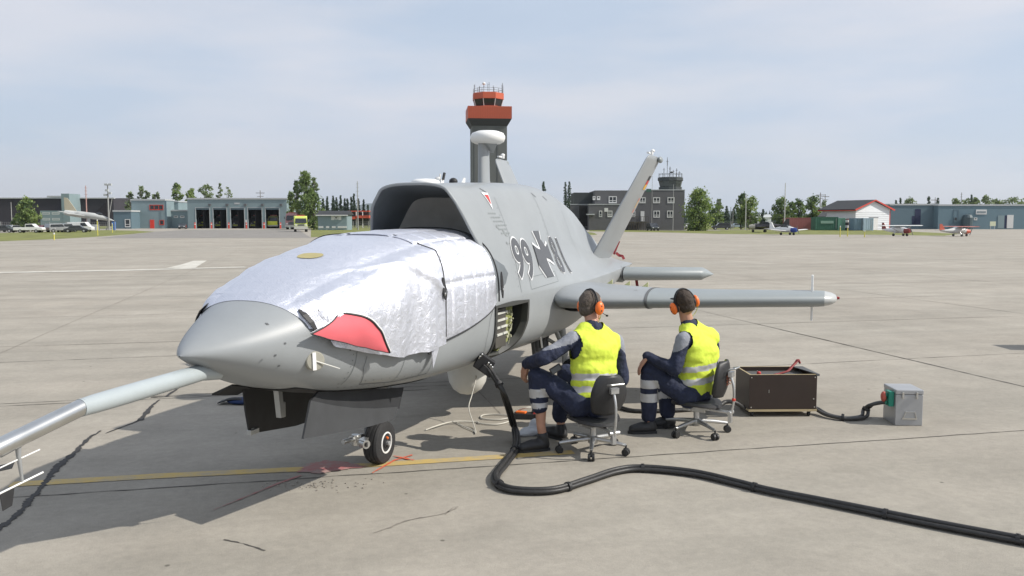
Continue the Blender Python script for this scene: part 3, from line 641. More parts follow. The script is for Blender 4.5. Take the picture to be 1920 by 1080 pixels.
for sd in(1,-1):
    w=wing_loft('wing',inner,air,Mgrey,sd); w['label']='port wing with fold joint' if sd>0 else 'starboard wing behind the nose'
    wing_loft('outer_panel',outer,w,Mgrey2,sd); wing_loft('wing_tip',tipc,w,mat('tip_pale',(.42,.43,.42),.35),sd)
    wing_loft('fold_joint',[((1.572,4.66,1.095),1.24,.208),((1.593,4.67,1.095),1.23,.206)],w,Mline,sd)
    g=MB(); x=3.12*sd; g.box((x,5.62,1.225),(.022,.06,.21)); g.box((x,5.62,.955),(.020,.05,.19)); g.build('tip_rod',mat('rod_pale',(.8,.8,.78),.5),w,bev=.004)
    g=MB(); g.cyl((3.355*sd,5.74,1.09),(3.385*sd,5.745,1.09),.017,.012); g.build('tip_light',Mdk_red,w,smooth=40)
    if sd>0:
        for px,py in((1143,529),(1176,531.5),(1210,534)):
            g=MB(); c_=loc(px,py,9.3); g.prism([c_+Vector((.03,0,-.05)),c_+Vector((.03,0,.03)),c_+Vector((-.05,0,-.03)),c_+Vector((-.06,0,-.05))],(0,.01,0))
            g.build('marker_tab',mat('pale_yellow',(.62,.62,.30),.6),w)
        g=MB(); 
        for k in range(11):
            x_=1.40+.016*(k%4)+rnd.uniform(-.02,.05); y_=4.70+.05*(k//4)+rnd.uniform(0,.03); g.box((x_,y_,1.165+.012*(k//4)),(.028,.006,.004),rnd.uniform(-.8,.8))
        g.build('wing_stencil',Mline,w)
    tp=wing_loft('tailplane',[((.80,7.16,1.19),.62,.175),((1.73,7.52,1.19),.56,.165),((1.78,7.60,1.19),.42,.11),((1.86,7.80,1.175),.12,.008)],air,Mgrey2,sd)
    g=MB(); g.lathe((.66*sd,7.32,1.18),[(.06,0),(.10,.02*sd),(.105,.10*sd),(.09,.12*sd)],20,'X'); g.build('pivot',Mgrey2,tp,smooth=40)
    wing_loft('pivot_gap',[((.775,7.15,1.19),.62,.182),((.787,7.155,1.19),.62,.182)],tp,Mline,sd)
    cdv=Vector((.05,.62,-.02)); r1=Vector((.41,7.04,1.40)); t1=Vector((1.07,7.41,2.74)); sp=(t1-r1).normalized(); nn=sp.cross(Vector((0,1,0))).normalized()
    secs=[(r1,.92,.085),(r1.lerp(t1,.5),.82,.070),(r1.lerp(t1,.955),.68,.056),(r1.lerp(t1,.985)+Vector((0,.03,0)),.52,.04),(t1+Vector((0,.10,0)),.42,.015)]
    fin=wing_loft('tail_fin',secs,air,Mgrey,sd,nrm=nn,cd=Vector((.05,1,-.02)).normalized())
    g=MB(); g.ell((1.112*sd,7.99,2.70),(.035,.09,.045)); g.build('tip_pod',Mgrey2,fin,smooth=80)
    g=MB(); g.box((1.04*sd,7.55,2.765),(.03,.12,.02)); g.cyl((1.05*sd,7.7,2.75),(1.05*sd,7.7,2.79),.022); g.ell((1.06*sd,7.72,2.80),(.03,.035,.022)); g.build('tip_beacon',Mwhite,fin,smooth=40)
    if sd>0:
        def finp(s,c,off): # s span fraction, c chord fraction, outer side
            b_=r1.lerp(t1,s)+Vector((.05,1,-.02)).normalized()*(.92-.24*s)*c
            th=.085-.03*s; c=max(c,.01); h=5*th*(.2969*math.sqrt(c)-.126*c-.3516*c*c+.2843*c**3-.1036*c**4); return b_+nn*(h+off)
        sg=1 if nn.x>0 else -1
        def finq(s,c): 
            p=finp(s,c,0); b_=r1.lerp(t1,s)+Vector((.05,1,-.02)).normalized()*(.92-.24*s)*c; h=(p-b_).length; return b_+nn*sg*(h+.004)
        for nm,s0,s1,m in(('flag_black',.775,.82,Mblk),('flag_red',.735,.775,Mred),('flag_gold',.685,.735,mat('gold',(.70,.38,.03),.5)),('faded_red_band',.57,.60,mat('faded_red',(.50,.20,.15),.6)),('faded_gold_band',.50,.57,mat('faded_gold',(.52,.36,.18),.6)),('faded_red_band',.455,.49,MATS['faded_red'])):
            g=MB(); c0,c1=(.72,.90) if 'flag' in nm else (.80,.90); g.grid([[finq(s0+(s1-s0)*i/3,c0+(c1-c0)*k/4) for k in range(5)] for i in range(4)]); g.build(nm,m,fin)
# ---- top side fittings
g=MB(); rows=[]
for z,s in((2.2,1.15),(2.3,1),(2.55,.95),(2.66,.95)):
    rows.append([Vector((p.x,p.y,z)) for p in foil_sec(Vector((.03,4.19,0)),.26*s,.085*s,nrm=Vector((1,0,0)))])
g.grid(rows,closed=True); mast=g.build('antenna_mast',Mgrey,air,smooth=50)
g=MB(); g.lathe((.075,4.28,2.64),[(.05,0),(.13,.003),(.16,.02),(.172,.05),(.172,.075),(.155,.105),(.10,.125),(.04,.13)],36); g.build('antenna_disc',Mwhite,mast,smooth=60)
g=MB(); g.prism([(.06,4.2,2.645),(.14,4.30,2.645),(.06,4.40,2.56)],(.03,0,0)); g.build('mast_bracket',Mgrey,mast)
def topz(y): return upctl(y)[0][1]
g=MB(); c_=onx(788,336,0); g.lathe((0,3.02,2.20),[(.125,0),(.128,.012),(.115,.03),(.08,.042),(.02,.046)],28); g.build('gps_antenna',Mwhite,air,smooth=50)
q=onx(825,331,0); g=MB(); g.box((0,q.y,2.225),(.05,.06,.05)); g.cyl((.0,q.y,2.23),(.0,q.y,2.30),.008); g.ell((-.02,q.y,2.26),(.03,.02,.018)); g.build('probe',Mwhite,air)
g=MB(); g.cyl((.03,q.y,2.25),(.035,q.y+.02,2.31),.012); g.build('probe_cap',Mblk,air)
q=onx(850,331,0); g=MB(); g.ell((0,q.y,2.245),(.04,.04,.035)); g.build('black_dome_antenna',Mblk,air,smooth=80)
q=onx(867,333,0); g=MB(); g.prism([(0,q.y-.03,2.24),(0,q.y+.04,2.24),(0,q.y+.05,2.29),(0,q.y+.02,2.29)],(.01,0,0)); g.build('blade_antenna',Mwhite,air)
# ---- underside
g=MB(); g.lathe((0,3.92,.20),[(.01,0),(.08,.018),(.14,.06),(.18,.13),(.195,.22),(.195,.45)],32); g.build('radome',Mcream,air,smooth=60)
g=MB(); c_=Vector((.405,.66,1.065)); c_=hit(.66,1.065,.0); e=Matrix.Rotation(R(80),3,'Y')@Matrix.Identity(3)
Mx=Matrix.Rotation(R(-35),3,'Z')@Matrix.Rotation(R(86),3,'Y')
g.lathe(c_,[(.058,-.03),(.058,.02),(.052,.026),(.02,.028)],28,M=Mx); sd_=g.build('side_port_cover',mat('port_cover',(.30,.29,.24),.5),air,smooth=30)
g=MB(); g.box(c_+Mx@Vector((0,-.01,.032)),(.105,.022,.004),M=Mx); g.build('cover_strap',Mwhite,sd_)
g=MB(); g.cyl(c_+Mx@Vector((0,0,.03)),c_+Mx@Vector((0,0,.03))+Vector((.10,.10,-.055)),.0045,.003,8); g.build('pin',Mcream,sd_)
def door(name,sgn,pts,spl):
    g=MB(); P=[Vector((sgn*(.26+spl*(.75-z)),y,z)) for y,z in pts]; g.prism(P,(.014*sgn,0,0)); return g.build(name,Mdoor,air)
def pdoor(name,pxs,m,par,x0=.27,th=.014,sp=.10):
    P=[]
    for px,py in pxs:
        q=onx(px,py,x0); q=onx(px,py,x0+sp*(.75-q.z)); P.append(q)
    g=MB(); g.prism(P,(-th,0,0)); return g.build(name,m,par)
d1=pdoor('nose_gear_door',[(583,751),(625,760),(664,765),(705,766),(746,763),(740,786),(692,800),(640,810),(569,823)],Mdoor,air)
pdoor('hinge_panel',[(583,752),(597,735),(757,727),(749,766),(705,769),(664,768),(625,763)],Mdark,d1,.262)
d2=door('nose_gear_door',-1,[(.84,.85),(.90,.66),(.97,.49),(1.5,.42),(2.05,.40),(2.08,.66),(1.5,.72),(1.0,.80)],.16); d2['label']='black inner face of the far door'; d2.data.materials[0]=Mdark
g=MB(); g.box((-.315,.99,.56),(.03,.035,.16),0,0,R(-6)); g.box((-.30,1.0,.50),(.035,.09,.035)); g.build('hinge_arm',mat('bracket_grey',(.42,.43,.42),.45,.4),d2,bev=.004)
g=MB(); g.box((-.08,.98,.74),(.04,.045,.25),0,R(8)); g.box((-.08,1.02,.66),(.03,.03,.10)); g.build('hinge_arm',MATS['bracket_grey'],air,bev=.004)
g=MB(); g.prism([(-.22,.70,.865),(-.22,.9,.82),(-.34,.9,.76),(-.36,.68,.80)],(0,.0,.012)); g.build('forward_bay_flap',Mdark,air)
g=MB(); g.grid([[Vector((sx*lower(y,a)[0],y,lower(y,a)[1]-.006)) for sx,a in((-1,.72),(-1,.8),(-1,.9),(1,1.0),(1,.9),(1,.8),(1,.72))] for y in [.72+.08*i for i in range(20)]]); g.build('nose_bay_shade_sheet',Mdark,air)  # dark sheet hugging the belly, standing in for shade inside the open bay
g=MB()
for k in range(5): g.box((.05+.04*k,1.35+.14*k,.685),(.05,.09,.05))
g.build('bay_fittings',MATS['bracket_grey'],air)
gear=MB(); gear.cyl((-.02,2.02,.75),(-.02,2.10,.38),.035); gear.cyl((-.02,2.10,.42),(-.02,2.13,.24),.024); gear.box((-.10,2.15,.25),(.02,.06,.22)); gear.box((-.06,2.14,.35),(.10,.06,.03)); gear.cyl((-.11,2.16,.165),(.09,2.16,.165),.018)
gear.tube([(-.04,1.5,.72),(-.03,2.08,.38)],.016); ng=gear.build('nose_gear_leg',mat('gear_grey',(.34,.35,.35),.45,.3),air,smooth=40,bev=.002)
g=MB(); g.cyl((-.12,1.93,.23),(-.10,2.08,.22),.026); g.cyl((-.13,1.84,.235),(-.12,1.93,.23),.018); g.cyl((-.105,1.98,.26),(-.11,1.98,.18),.03); g.cyl((-.02,1.93,.215),(.035,1.90,.215),.033,seg=20); g.box((-.03,1.98,.215),(.05,.12,.05)); g.build('tow_fitting',mat('chrome_worn',(.66,.66,.64),.3,.9),ng,smooth=40)
g=MB(); g.cyl((.036,1.90,.215),(.040,1.90,.215),.019,seg=16); g.build('fitting_eye',Mblk,ng)
def wheel(c,r,w,par,yaw=0):
    c=Vector(c); e=Matrix.Rotation(yaw,3,'Z')@Matrix.Rotation(math.pi/2,3,'Y')
    g=MB(); k=w/2; g.lathe(c,[(r*.5,-k*.9),(r*.75,-k),(r*.93,-k*.85),(r*.985,-k*.62),(r*.985,-k*.5),(r*.965,-k*.47),(r*.965,-k*.41),(r,-k*.38),(r,-k*.06),(r*.98,-k*.04),(r*.98,k*.04),(r,k*.06),(r,k*.38),(r*.965,k*.41),(r*.965,k*.47),(r*.985,k*.5),(r*.985,k*.62),(r*.93,k*.85),(r*.75,k),(r*.5,k*.9)],48,M=e); ty=g.build('tyre',Mtire,par,smooth=30)
    g=MB(); g.lathe(c,[(r*.1,-k*.9),(r*.5,-k*.92),(r*.5,k*.97),(r*.44,k*1.0),(r*.40,k*.80),(r*.2,k*.78),(.01,k*.78)],32,M=e); rim_=g.build('rim',Mwhite,par,smooth=30)
    g=MB(); g.lathe(c,[(r*.40,k*.74),(r*.385,k*.83),(r*.26,k*.84),(r*.24,k*1.0),(.01,k*1.02)],24,M=e); g.build('hub',Mdark,rim_,smooth=30)
    g=MB(); g.ell(c+e@Vector((-r*.22,0,k*.98)),(.016,.010,.012)); g.build('valve',Morange,rim_)
wheel((.0,2.16,.168),.168,.135,ng)
for sd in(1,-1):
    g=MB(); g.cyl((.55*sd,5.15,1.0),(.60*sd,5.2,.42),.045); g.cyl((.60*sd,5.2,.45),(.60*sd,5.25,.2),.03); g.cyl((.60*sd,5.25,.2),(.70*sd,5.25,.2),.022); g.tube([(.30*sd,4.9,.75),(.58*sd,5.2,.5)],.02); g.tube([(.60*sd,4.6,.95),(.60*sd,5.18,.5)],.024)
    mg=g.build('main_gear_leg',MATS['gear_grey'],air,smooth=40); wheel((.66*sd,5.25,.19),.19,.14,mg)
    g=MB(); g.prism([(.42*sd,4.55,.86),(.46*sd,4.6,.50),(.46*sd,5.05,.48),(.42*sd,5.1,.80)],(.015*sd,0,0)); g.build('main_gear_door',Mdoor,air)
    g=MB(); g.ell((.86*sd,5.0,.985),(.16,.42,.03)); g.build('gear_bay_shade',Mdark,air)  # flat dark ellipsoid imitates the shaded main gear opening, no hole is cut
g=MB(); p=onx(1020,640,.55); 
for k in range(5): g.tube([(.50+.02*k,4.35+.12*k,.86),(.52,4.4+.1*k,.55+.02*k)],.018,8)
g.box((.5,4.55,.80),(.10,.5,.12)); g.build('gear_actuators',mat('actuator_dark',(.06,.06,.06),.5,.3),air,smooth=40)
g=MB(); g.tube(cat_rom([(.58,4.22,.80),(.59,4.30,.815),(.60,4.36,.74),(.60,4.42,.62)],6),.010,8); g.build('white_pipe',Mwhite,air,smooth=60)
# ---- nose boom
bm_=MB(); K=onx(150,765,0); E_=onx(0,838,0); D_=(E_-K).normalized(); rt=Vector((0,.16,1.055))
pts=[Vector((0,.30,1.035)),rt]+[rt.lerp(K,q) for q in (.15,.3,.5,.7,.82,.90)]+[K+(rt-K).normalized()*.03,K-D_*.0]
bm_.tube(pts,[.044,.046,.047,.047,.047,.047,.046,.045,.0425,.042],24); boom=bm_.build('nose_boom',mat('boom_grey',(.36,.40,.41),.35,var=.04,coat=.3),air,smooth=60)
g=MB(); Q=K-D_*.0; g.tube([K-D_*.02,K+D_*.32,K+D_*.33,K+D_*.62,K+D_*.66,K+D_*1.5,K+D_*1.62],[.040,.038,.039,.037,.030,.026,.008],24); pb=g.build('probe_tube',Msteel,boom,smooth=40)
v0=K+D_*.335
g=MB(); g.tube([v0+Vector((0,0,-.02)),v0+Vector((0,.0,-.075)),v0+Vector((.0,.012,-.19))],[.014,.010,.006],10); g.tube([v0+Vector((0,.0,-.03)),v0+Vector((0,-.08,-.05)),v0+Vector((0,-.14,-.035))],[.012,.012,.02],10); st=g.build('vane_stalk',MATS['gear_grey'],boom,smooth=50)
for c_,s_,L,pl in((v0+Vector((.0,.012,-.195)),.0045,.15,1),(v0+Vector((0,.0,-.09)),.0035,.14,0)):
    a=c_+Vector((0,.105,.014)); b=c_+Vector((0,-.20,-.03)); g=MB(); g.cyl(a,b,s_,seg=8); vn=g.build('air_data_vane',Mwhite,boom,smooth=50)
    g=MB()
    if pl: g.prism([b+Vector((0,.16,.022)),b+Vector((0,.09,.012)),b+Vector((0,.10,-.065)),b+Vector((0,.145,-.055))],(.003,0,0))
    else: g.prism([b+Vector((.0,.18,.02)),b+Vector((.045,.13,.012)),b+Vector((0,.07,.004)),b+Vector((-.045,.12,.012))],(0,0,.003))
    g.build('vane_plate',Mblk,vn)
# things hanging on the aircraft
def ribbon_thing(label,pts,w,m=Mred,rollv=Vector((0,0,1))):
    t=thing('warning_ribbon',label,'ribbon',pts[0]); g=MB(); rows=[]
    for i,p in enumerate(pts):
        d=(pts[min(i+1,len(pts)-1)]-pts[max(i-1,0)]).normalized(); q=d.cross(Vector((.3,-.9,.1))).normalized()*w/2; rows.append([p-q,p+q])
    g.grid(rows); g.build('streamer',m,t,world=True,thick=.003); g=MB(); g.lathe(pts[0]+Vector((0,0,.01)),[(.008,-.004),(.012,0),(.008,.004)],12); g.build('ring',Msteel,t,world=True); return t
Mdred=mat('faded_red_cloth',(.22,.025,.03),.8)
ribbon_thing('dark red strap stuck along the back of the tail fin root',[at(1161,452,12.0),at(1156,464,12.0),at(1151,477,12.0)],.03,Mdred)
ribbon_thing('loose red ribbon curling behind the foot of the tail fin',[at(1155,474,12.0),at(1161,479,12.02),at(1167,480,12.0),at(1170,486,12.0)],.04,Mdred)
ribbon_thing('dark red strap hanging between the tailplane and the wing',[at(1193,522,11.3),at(1194,530,11.3),at(1196,545,11.3)],.04,Mdred)
b0=at(472,738,5.75); ribbon_thing('orange clip ribbon hooked in the nose gear bay',[b0,b0+Vector((.02,0,-.03)),b0+Vector((.05,0,-.035)),b0+Vector((.03,0,-.07))],.03,Morange)
# ================================================================ people
def organic(name,fill,voxel,mats,matf,parent,base,smooth_it=3,disp=None):
    g=MB(); fill(g); me=bpy.data.meshes.new('tmp'); me.from_pydata([tuple(v-base) for v in g.v],[],g.f); me.update()
    o=bpy.data.objects.new('tmp',me); TS=bpy.data.scenes.new('tmp_scene'); TS.collection.objects.link(o)
    m=o.modifiers.new('r','REMESH'); m.mode='VOXEL'; m.voxel_size=voxel; m.use_smooth_shade=True
    s_=o.modifiers.new('s','SMOOTH'); s_.factor=.5; s_.iterations=smooth_it
    TS.view_layers[0].update(); dg=TS.view_layers[0].depsgraph; nm=bpy.data.meshes.new_from_object(o.evaluated_get(dg)); bpy.data.objects.remove(o); bpy.data.meshes.remove(me); bpy.data.scenes.remove(TS)
    if disp:
        ns=[v.normal.copy() for v in nm.vertices]; cs=[v.co.copy() for v in nm.vertices]; fl=[]
        for c_,n_ in zip(cs,ns): fl+=list(c_+n_*disp(c_+base))
        nm.vertices.foreach_set('co',fl)
    nm.materials.clear()
    for q in mats: nm.materials.append(q)
    for p in nm.polygons:
        p.use_smooth=True; p.material_index=matf(Vector(p.center)+base)
    nm.name=name; ob=bpy.data.objects.new(name,nm); COL.objects.link(ob); ob.parent=parent; return ob
def cap(g,a,b,ra,rb,seg=14):
    a=Vector(a);b=Vector(b); d=(b-a); L=d.length; d.normalize(); P=[];Rr=[]
    for k in range(5): q=math.pi/2*(1-k/4); P.append(a-d*ra*math.sin(q)); Rr.append(max(ra*math.cos(q),.0015))
    for k in range(5): q=math.pi/2*k/4; P.append(b+d*rb*math.sin(q)); Rr.append(max(rb*math.cos(q),.0015))
    g.tube(P,Rr,seg)
def chain(g,pts,rs,seg=14):
    for i in range(len(pts)-1): cap(g,pts[i],pts[i+1],rs[i],rs[i+1],seg)
Mskin=mat('skin',(.44,.235,.155),.55,var=.10,nscale=12); Mnavy=mat('navy_cloth',(.015,.021,.048),.85,var=.3,nscale=14,bump=.5,bscale=30)
Mgcl=mat('grey_cloth',(.24,.25,.28),.85,var=.1,nscale=14,bump=.2,bscale=60); Mrefl=mat('reflective_tape',(.50,.50,.50),.45,.15,var=.05)
Myel=mat('hi_vis_yellow',(.58,.70,.06),.8,var=.06,nscale=10,bump=.3,bscale=25); Mshoe=mat('black_boot',(.02,.02,.021),.5,var=.3)
Mhairg=mat('hair_grey_brown',(.085,.068,.055),.8,var=.45,nscale=90,bump=.4,bscale=180); Mhaird=mat('hair_dark_brown',(.035,.022,.014),.75,var=.4,nscale=90,bump=.4,bscale=180)
def frame(f,up=Vector((0,0,1))):
    f=f.normalized(); r=f.cross(up).normalized(); u=r.cross(f); return r,f,u
def basis(r,f,u): return Matrix((r,f,u)).transposed()
def hand(g,wr,d,dn,side,s=1.05,curl=.5):
    # wr wrist, d direction of the hand, dn palm normal, side: thumb direction
    d=d.normalized(); dn=(dn-d*dn.dot(d)).normalized(); sd_=d.cross(dn).normalized()*side
    pc=wr+d*.045*s; g.box(pc,(.078*s,.085*s,.026*s),M=basis(sd_,d,dn)); cap(g,wr-d*.02,wr+d*.01,.027*s,.027*s,10)
    for k in range(4):
        o_=sd_*(.030-.020*k)*s; L=[.040,.044,.041,.032][k]*s; p0=wr+d*.085*s+o_
        a=curl*(.5+.12*k); p1=p0+(d*math.cos(a)+dn*math.sin(a))*L; a2=a+curl*.8; p2=p1+(d*math.cos(a2)+dn*math.sin(a2))*L*.62; a3=a2+curl*.5; p3=p2+(d*math.cos(a3)+dn*math.sin(a3))*L*.45
        chain(g,[p0-d*.01,p1,p2,p3],[.0105*s,.0098*s,.009*s,.008*s],8)
    t0=wr+d*.02*s+sd_*.03*s; t1=t0+(sd_*.8+d*.7+dn*.35).normalized()*.042*s; t2=t1+(d*.9+sd_*.25+dn*.4).normalized()*.035*s
    chain(g,[t0,t1,t2],[.014*s,.011*s,.009*s],8)
def head(g,c,f,s=1.0,up=Vector((0,0,1))):
    r,f,u=frame(f,up); B=basis(r,f,u)
    g.ell(c+u*.022*s,(.077*s,.098*s,.095*s),B); g.ell(c+f*.035*s-u*.045*s,(.058*s,.060*s,.070*s),B); g.ell(c-f*.030*s-u*.02*s,(.070*s,.062*s,.075*s),B)
    cap(g,c+f*.094*s+u*.01*s,c+f*.112*s-u*.028*s,.009*s,.014*s,8); g.ell(c+f*.078*s-u*.095*s,(.026*s,.022*s,.02*s),B)
    g.ell(c+f*.090*s-u*.060*s,(.026*s,.012*s,.010*s),B)
    for q in(-1,1):
        g.ell(c+r*q*.078*s-f*.008*s-u*.008*s,(.010*s,.020*s,.032*s),B); g.ell(c+f*.085*s+r*q*.030*s+u*.018*s,(.022*s,.014*s,.010*s),B)
def person(label,J,hf,facing,hair,hairm,s,bareshin,headup=Vector((0,0,1))):
    base=Vector((J['pel'].x,J['pel'].y,0)); t=thing('person',label,'person',base)
    r,f,u=frame(facing); hd=J['head']
    def torso(g,e,vest=False):
        pel,ch,nk=J['pel'],J['chest'],J['neck']; sl_,sr=J['shL'],J['shR']; wdir=(sr-sl_).normalized(); up_=(nk-pel).normalized(); fw=up_.cross(wdir).normalized()*-1; B=basis(wdir,fw,up_)
        w=pel.lerp(ch,.45); mw=pel.lerp(ch,.22)
        hw=(sr-sl_).length/2
        g.ell(ch+up_*.03,(hw*.93+e,.122*s+e,.165*s+e),B,20,12); g.ell(w,(hw*.80+e,.112*s+e,.16*s+e),B,20,12); g.ell(ch.lerp(w,.5),(hw*.88+e,.118*s+e,.16*s+e),B,20,12)
        g.ell(mw,(hw*.80+e,.120*s+e,.13*s+e),B,20,12)
        if not vest: g.ell(pel+Vector((0,0,.02)),(.175*s+e,.135*s+e,.12*s+e),B,20,12)
        cap(g,sl_+wdir*.035-up_*.01,sr-wdir*.035-up_*.01,.066*s+e,.066*s+e)
        cap(g,sl_+wdir*.06,nk-up_*.01,.05*s+e,.055*s+e); cap(g,sr-wdir*.06,nk-up_*.01,.05*s+e,.055*s+e)
        return wdir,fw,up_
    def body(g):
        torso(g,-.012); cap(g,J['neck']-(hd-J['neck']).normalized()*.03,hd-Vector((0,0,.05)),.058*s,.052*s); head(g,hd,hf,s,headup)
        for q in 'LR':
            chain(g,[J['sh'+q],J['el'+q],J['wr'+q]],[.045*s,.038*s,.026*s]); d=J['hd'+q]
            hand(g,J['wr'+q]+d.normalized()*.01,d,J['pn'+q],J['th'+q],s,J.get('cu'+q,.5))
            chain(g,[J['hip'+q],J['kn'+q]],[.080*s,.055*s]); k=J['kn'+q]; a=J['an'+q]; cf=k.lerp(a,.3)-(J['to'+q]-J['he'+q]).normalized()*.02
            chain(g,[k,cf,a],[.052*s,.055*s,.036*s]); chain(g,[J['he'+q]+Vector((0,0,.04)),J['to'+q]+Vector((0,0,.03))],[.035*s,.03*s]); cap(g,a,J['he'+q]+Vector((0,0,.05)),.036*s,.035*s)
    _n=J['neck']; _u=(_n-J['pel']).normalized()
    organic('body',body,.0065,[Mskin,Mnavy],lambda p:1 if ((p-_n).dot(_u)<.012 and (p-_n).length<.22) else 0,t,base,2)
    pel,nk=J['pel'],J['neck']; wd=(J['shR']-J['shL']).normalized(); ud=(nk-pel).normalized()
    def suit(g):
        torso(g,.004)
        for q in 'LR':
            chain(g,[J['sh'+q],J['el'+q],J['wr'+q]],[.064*s,.060*s,.046*s]); 
            sh,el=J['sh'+q],J['el'+q]; g.ell(el,(.058*s,.058*s,.06*s))
            chain(g,[J['hip'+q],J['hip'+q].lerp(J['kn'+q],.5),J['kn'+q]],[.100*s,.090*s,.078*s]); k=J['kn'+q];a=J['an'+q]
            hem=k.lerp(a,bareshin if q=='L' else .93); chain(g,[k,k.lerp(hem,.5),hem],[.076*s,.074*s,.068*s])
        cap(g,J['hipL'],J['hipR'],.11*s,.11*s)
        cap(g,nk-ud*.05,nk-ud*.012,.064*s,.058*s)
    def smat(p):
        for q in 'LR':
            a,b=J['sh'+q],J['el'+q]; d=b-a; tt=(p-a).dot(d)/d.length_squared; dist=(p-(a+d*max(0,min(1,tt)))).length
            if dist<.09*s and tt<J.get('gs',.92):
                side=(p-(a+d*tt)).dot(Vector((0,0,1))+ (J['neck']-a).normalized()*.0)
                if side>-.004+.075*max(0,tt-.15) and tt>-.5: return 1
                if False: return 2
            k=J['kn'+q];n_=J['an'+q]; d=n_-k; tt=(p-k).dot(d)/d.length_squared; dist=(p-(k+d*tt)).length
            if dist<.11*s and J['bands'][0][0]<tt<J['bands'][0][1]: return 2
            if dist<.11*s and J['bands'][1][0]<tt<J['bands'][1][1]: return 2
        return 0
    def folds(p): return .010*noise.noise(p*9)+.009*(.4-abs(noise.noise(p*14)))+.005*(.4-abs(noise.noise(p*31)))-.002
    organic('coverall',suit,.0095,[Mnavy,Mgcl,Mrefl],smat,t,base,3,folds)
    vb=J['vbot']
    def vest(g):
        torso(g,.020,True)
    m_=organic('safety_vest',vest,.010,[Myel,Mrefl],lambda p:1 if any(a<((p-pel).dot(ud))<b for a,b in J['vbands']) else 0,t,base,4,lambda p:.016*noise.noise(Vector((p.x*5+p.z*5,p.y*5,p.z*13-p.x*5)))+.012*(.35-abs(noise.noise(Vector((p.x*7+p.z*3,p.y*7,p.z*11)))))+.006*(.3-abs(noise.noise(p*19))))
    # trim: open neck, arm holes and the hem
    bm=bmesh.new(); bm.from_mesh(m_.data); kill=[]
    for fc in bm.faces:
        p=fc.calc_center_median()+base; h=(p-pel).dot(ud); nh=(nk-pel).dot(ud)
        if h<vb or (p-nk).length<.088*s or h>nh+.03: kill.append(fc); continue
        for q,sg in(('L',-1),('R',1)):
            sh=J['sh'+q]; lat=(p-sh).dot(wd)*sg; v_=(p-sh).dot(ud)
            if lat>-.012+max(0,-.03-v_)*.15+ (0.05 if v_<-.17 else 0) and v_>-.24: kill.append(fc); break
    bmesh.ops.delete(bm,geom=kill,context='FACES'); bm.to_mesh(m_.data); bm.free()
    # hair
    hr,hf_,hu=frame(hf,headup)
    def hairf(g):
        B=basis(hr,hf_,hu); g.ell(hd+hu*.026*s-hf_*.004*s,(.0805*s,.1015*s,.099*s),B,20,12); g.ell(hd-hf_*.034*s-hu*.022*s,(.0725*s,.066*s,.076*s),B,18,10)
    ho=organic('hair',hairf,.006,[hairm],lambda p:0,t,base,1,lambda p:.003*noise.noise(p*60)+.003*noise.noise(p*25))
    bm=bmesh.new(); bm.from_mesh(ho.data)
    def cut(p):
        q=p+base-hd; F_=q.dot(hf_); U_=q.dot(hu); 
        return (F_>.05*s and U_<.075*s) or (F_>-.02*s and U_<.0+F_*.6) or U_<hair
    bmesh.ops.delete(bm,geom=[fc for fc in bm.faces if cut(fc.calc_center_median())],context='FACES'); bm.to_mesh(ho.data); bm.free()
    # boots
    for q in 'LR':
        to,he,an=J['to'+q],J['he'+q],J['an'+q]; d=(to-he).normalized()
        bo=organic('boot',lambda g:(chain(g,[he+Vector((0,0,.05)),he.lerp(to,.55)+Vector((0,0,.05)),to+Vector((0,0,.038))],[.046*s,.05*s,.040*s]),chain(g,[he+Vector((0,0,.05)),he.lerp(an,.5)+Vector((0,0,.02))],[.046*s,.044*s])),.009,[Mshoe],lambda p:0,t,base,2)
        for v in bo.data.vertices: v.co.z=max(v.co.z,.004)
        g=MB(); rr=d.cross(Vector((0,0,1))).normalized(); g.prism([he-d*.04+rr*.035,he-d*.04-rr*.035,he.lerp(to,.5)-rr*.045,to-rr*.042+d*.01,to+d*.045-rr*.015,to+d*.045+rr*.015,to+rr*.042+d*.01,he.lerp(to,.5)+rr*.045],(0,0,.022)); g.build('sole',mat('sole',(.03,.03,.03),.7),bo,world=True)
    # face details
    for q in(-1,1):
        g=MB(); g.ell(hd+hf_*.086*s+hr*q*.031*s+hu*.006*s,(.013*s,.008*s,.008*s),basis(hr,hf_,hu)); g.build('eye',Mwhite,t,world=True,smooth=90)
    # ear defenders
    e=bpy.data.objects.new('ear_defenders',None); COL.objects.link(e); e.parent=t
    g=MB(); P=[]
    for k in range(21):
        a=math.pi*k/20; P.append(hd+hr*math.cos(a)*.100*s+hu*(-.01+math.sin(a)*.142*s)-hf_*.006)
    ch_='head_band'; g.tube(P,.0065*s,8); g.tube([p-hf_*.018*s for p in P],.003*s,6); e2=e
    me_=g.build('head_band',Mblk,t,world=True,smooth=60); bpy.data.objects.remove(e)
    me_.name='ear_defenders'
    for q in(-1,1):
        c_=hd+hr*q*.092*s-hu*.012*s; B=basis(hr*q,hf_,hu); g=MB()
        g.lathe(c_,[(.036*s,-.014*s),(.040*s,-.004*s),(.038*s,.004*s)],24,M=(B@Matrix.Rotation(math.pi/2,3,'Y')@Matrix.Diagonal((1.12,.9,1)))); g.build('ear_cushion',Mblk,me_,world=True,smooth=60)
        g=MB(); g.ell(c_+hr*q*.020*s,(.028*s,.040*s,.054*s),B,18,10); g.build('ear_cup',Morange,me_,world=True,smooth=90)
        g=MB(); g.box(c_+hr*q*.042*s+hu*.0,(.010,.012,.05),M=B); g.build('cup_bracket',Mblk,me_,world=True)
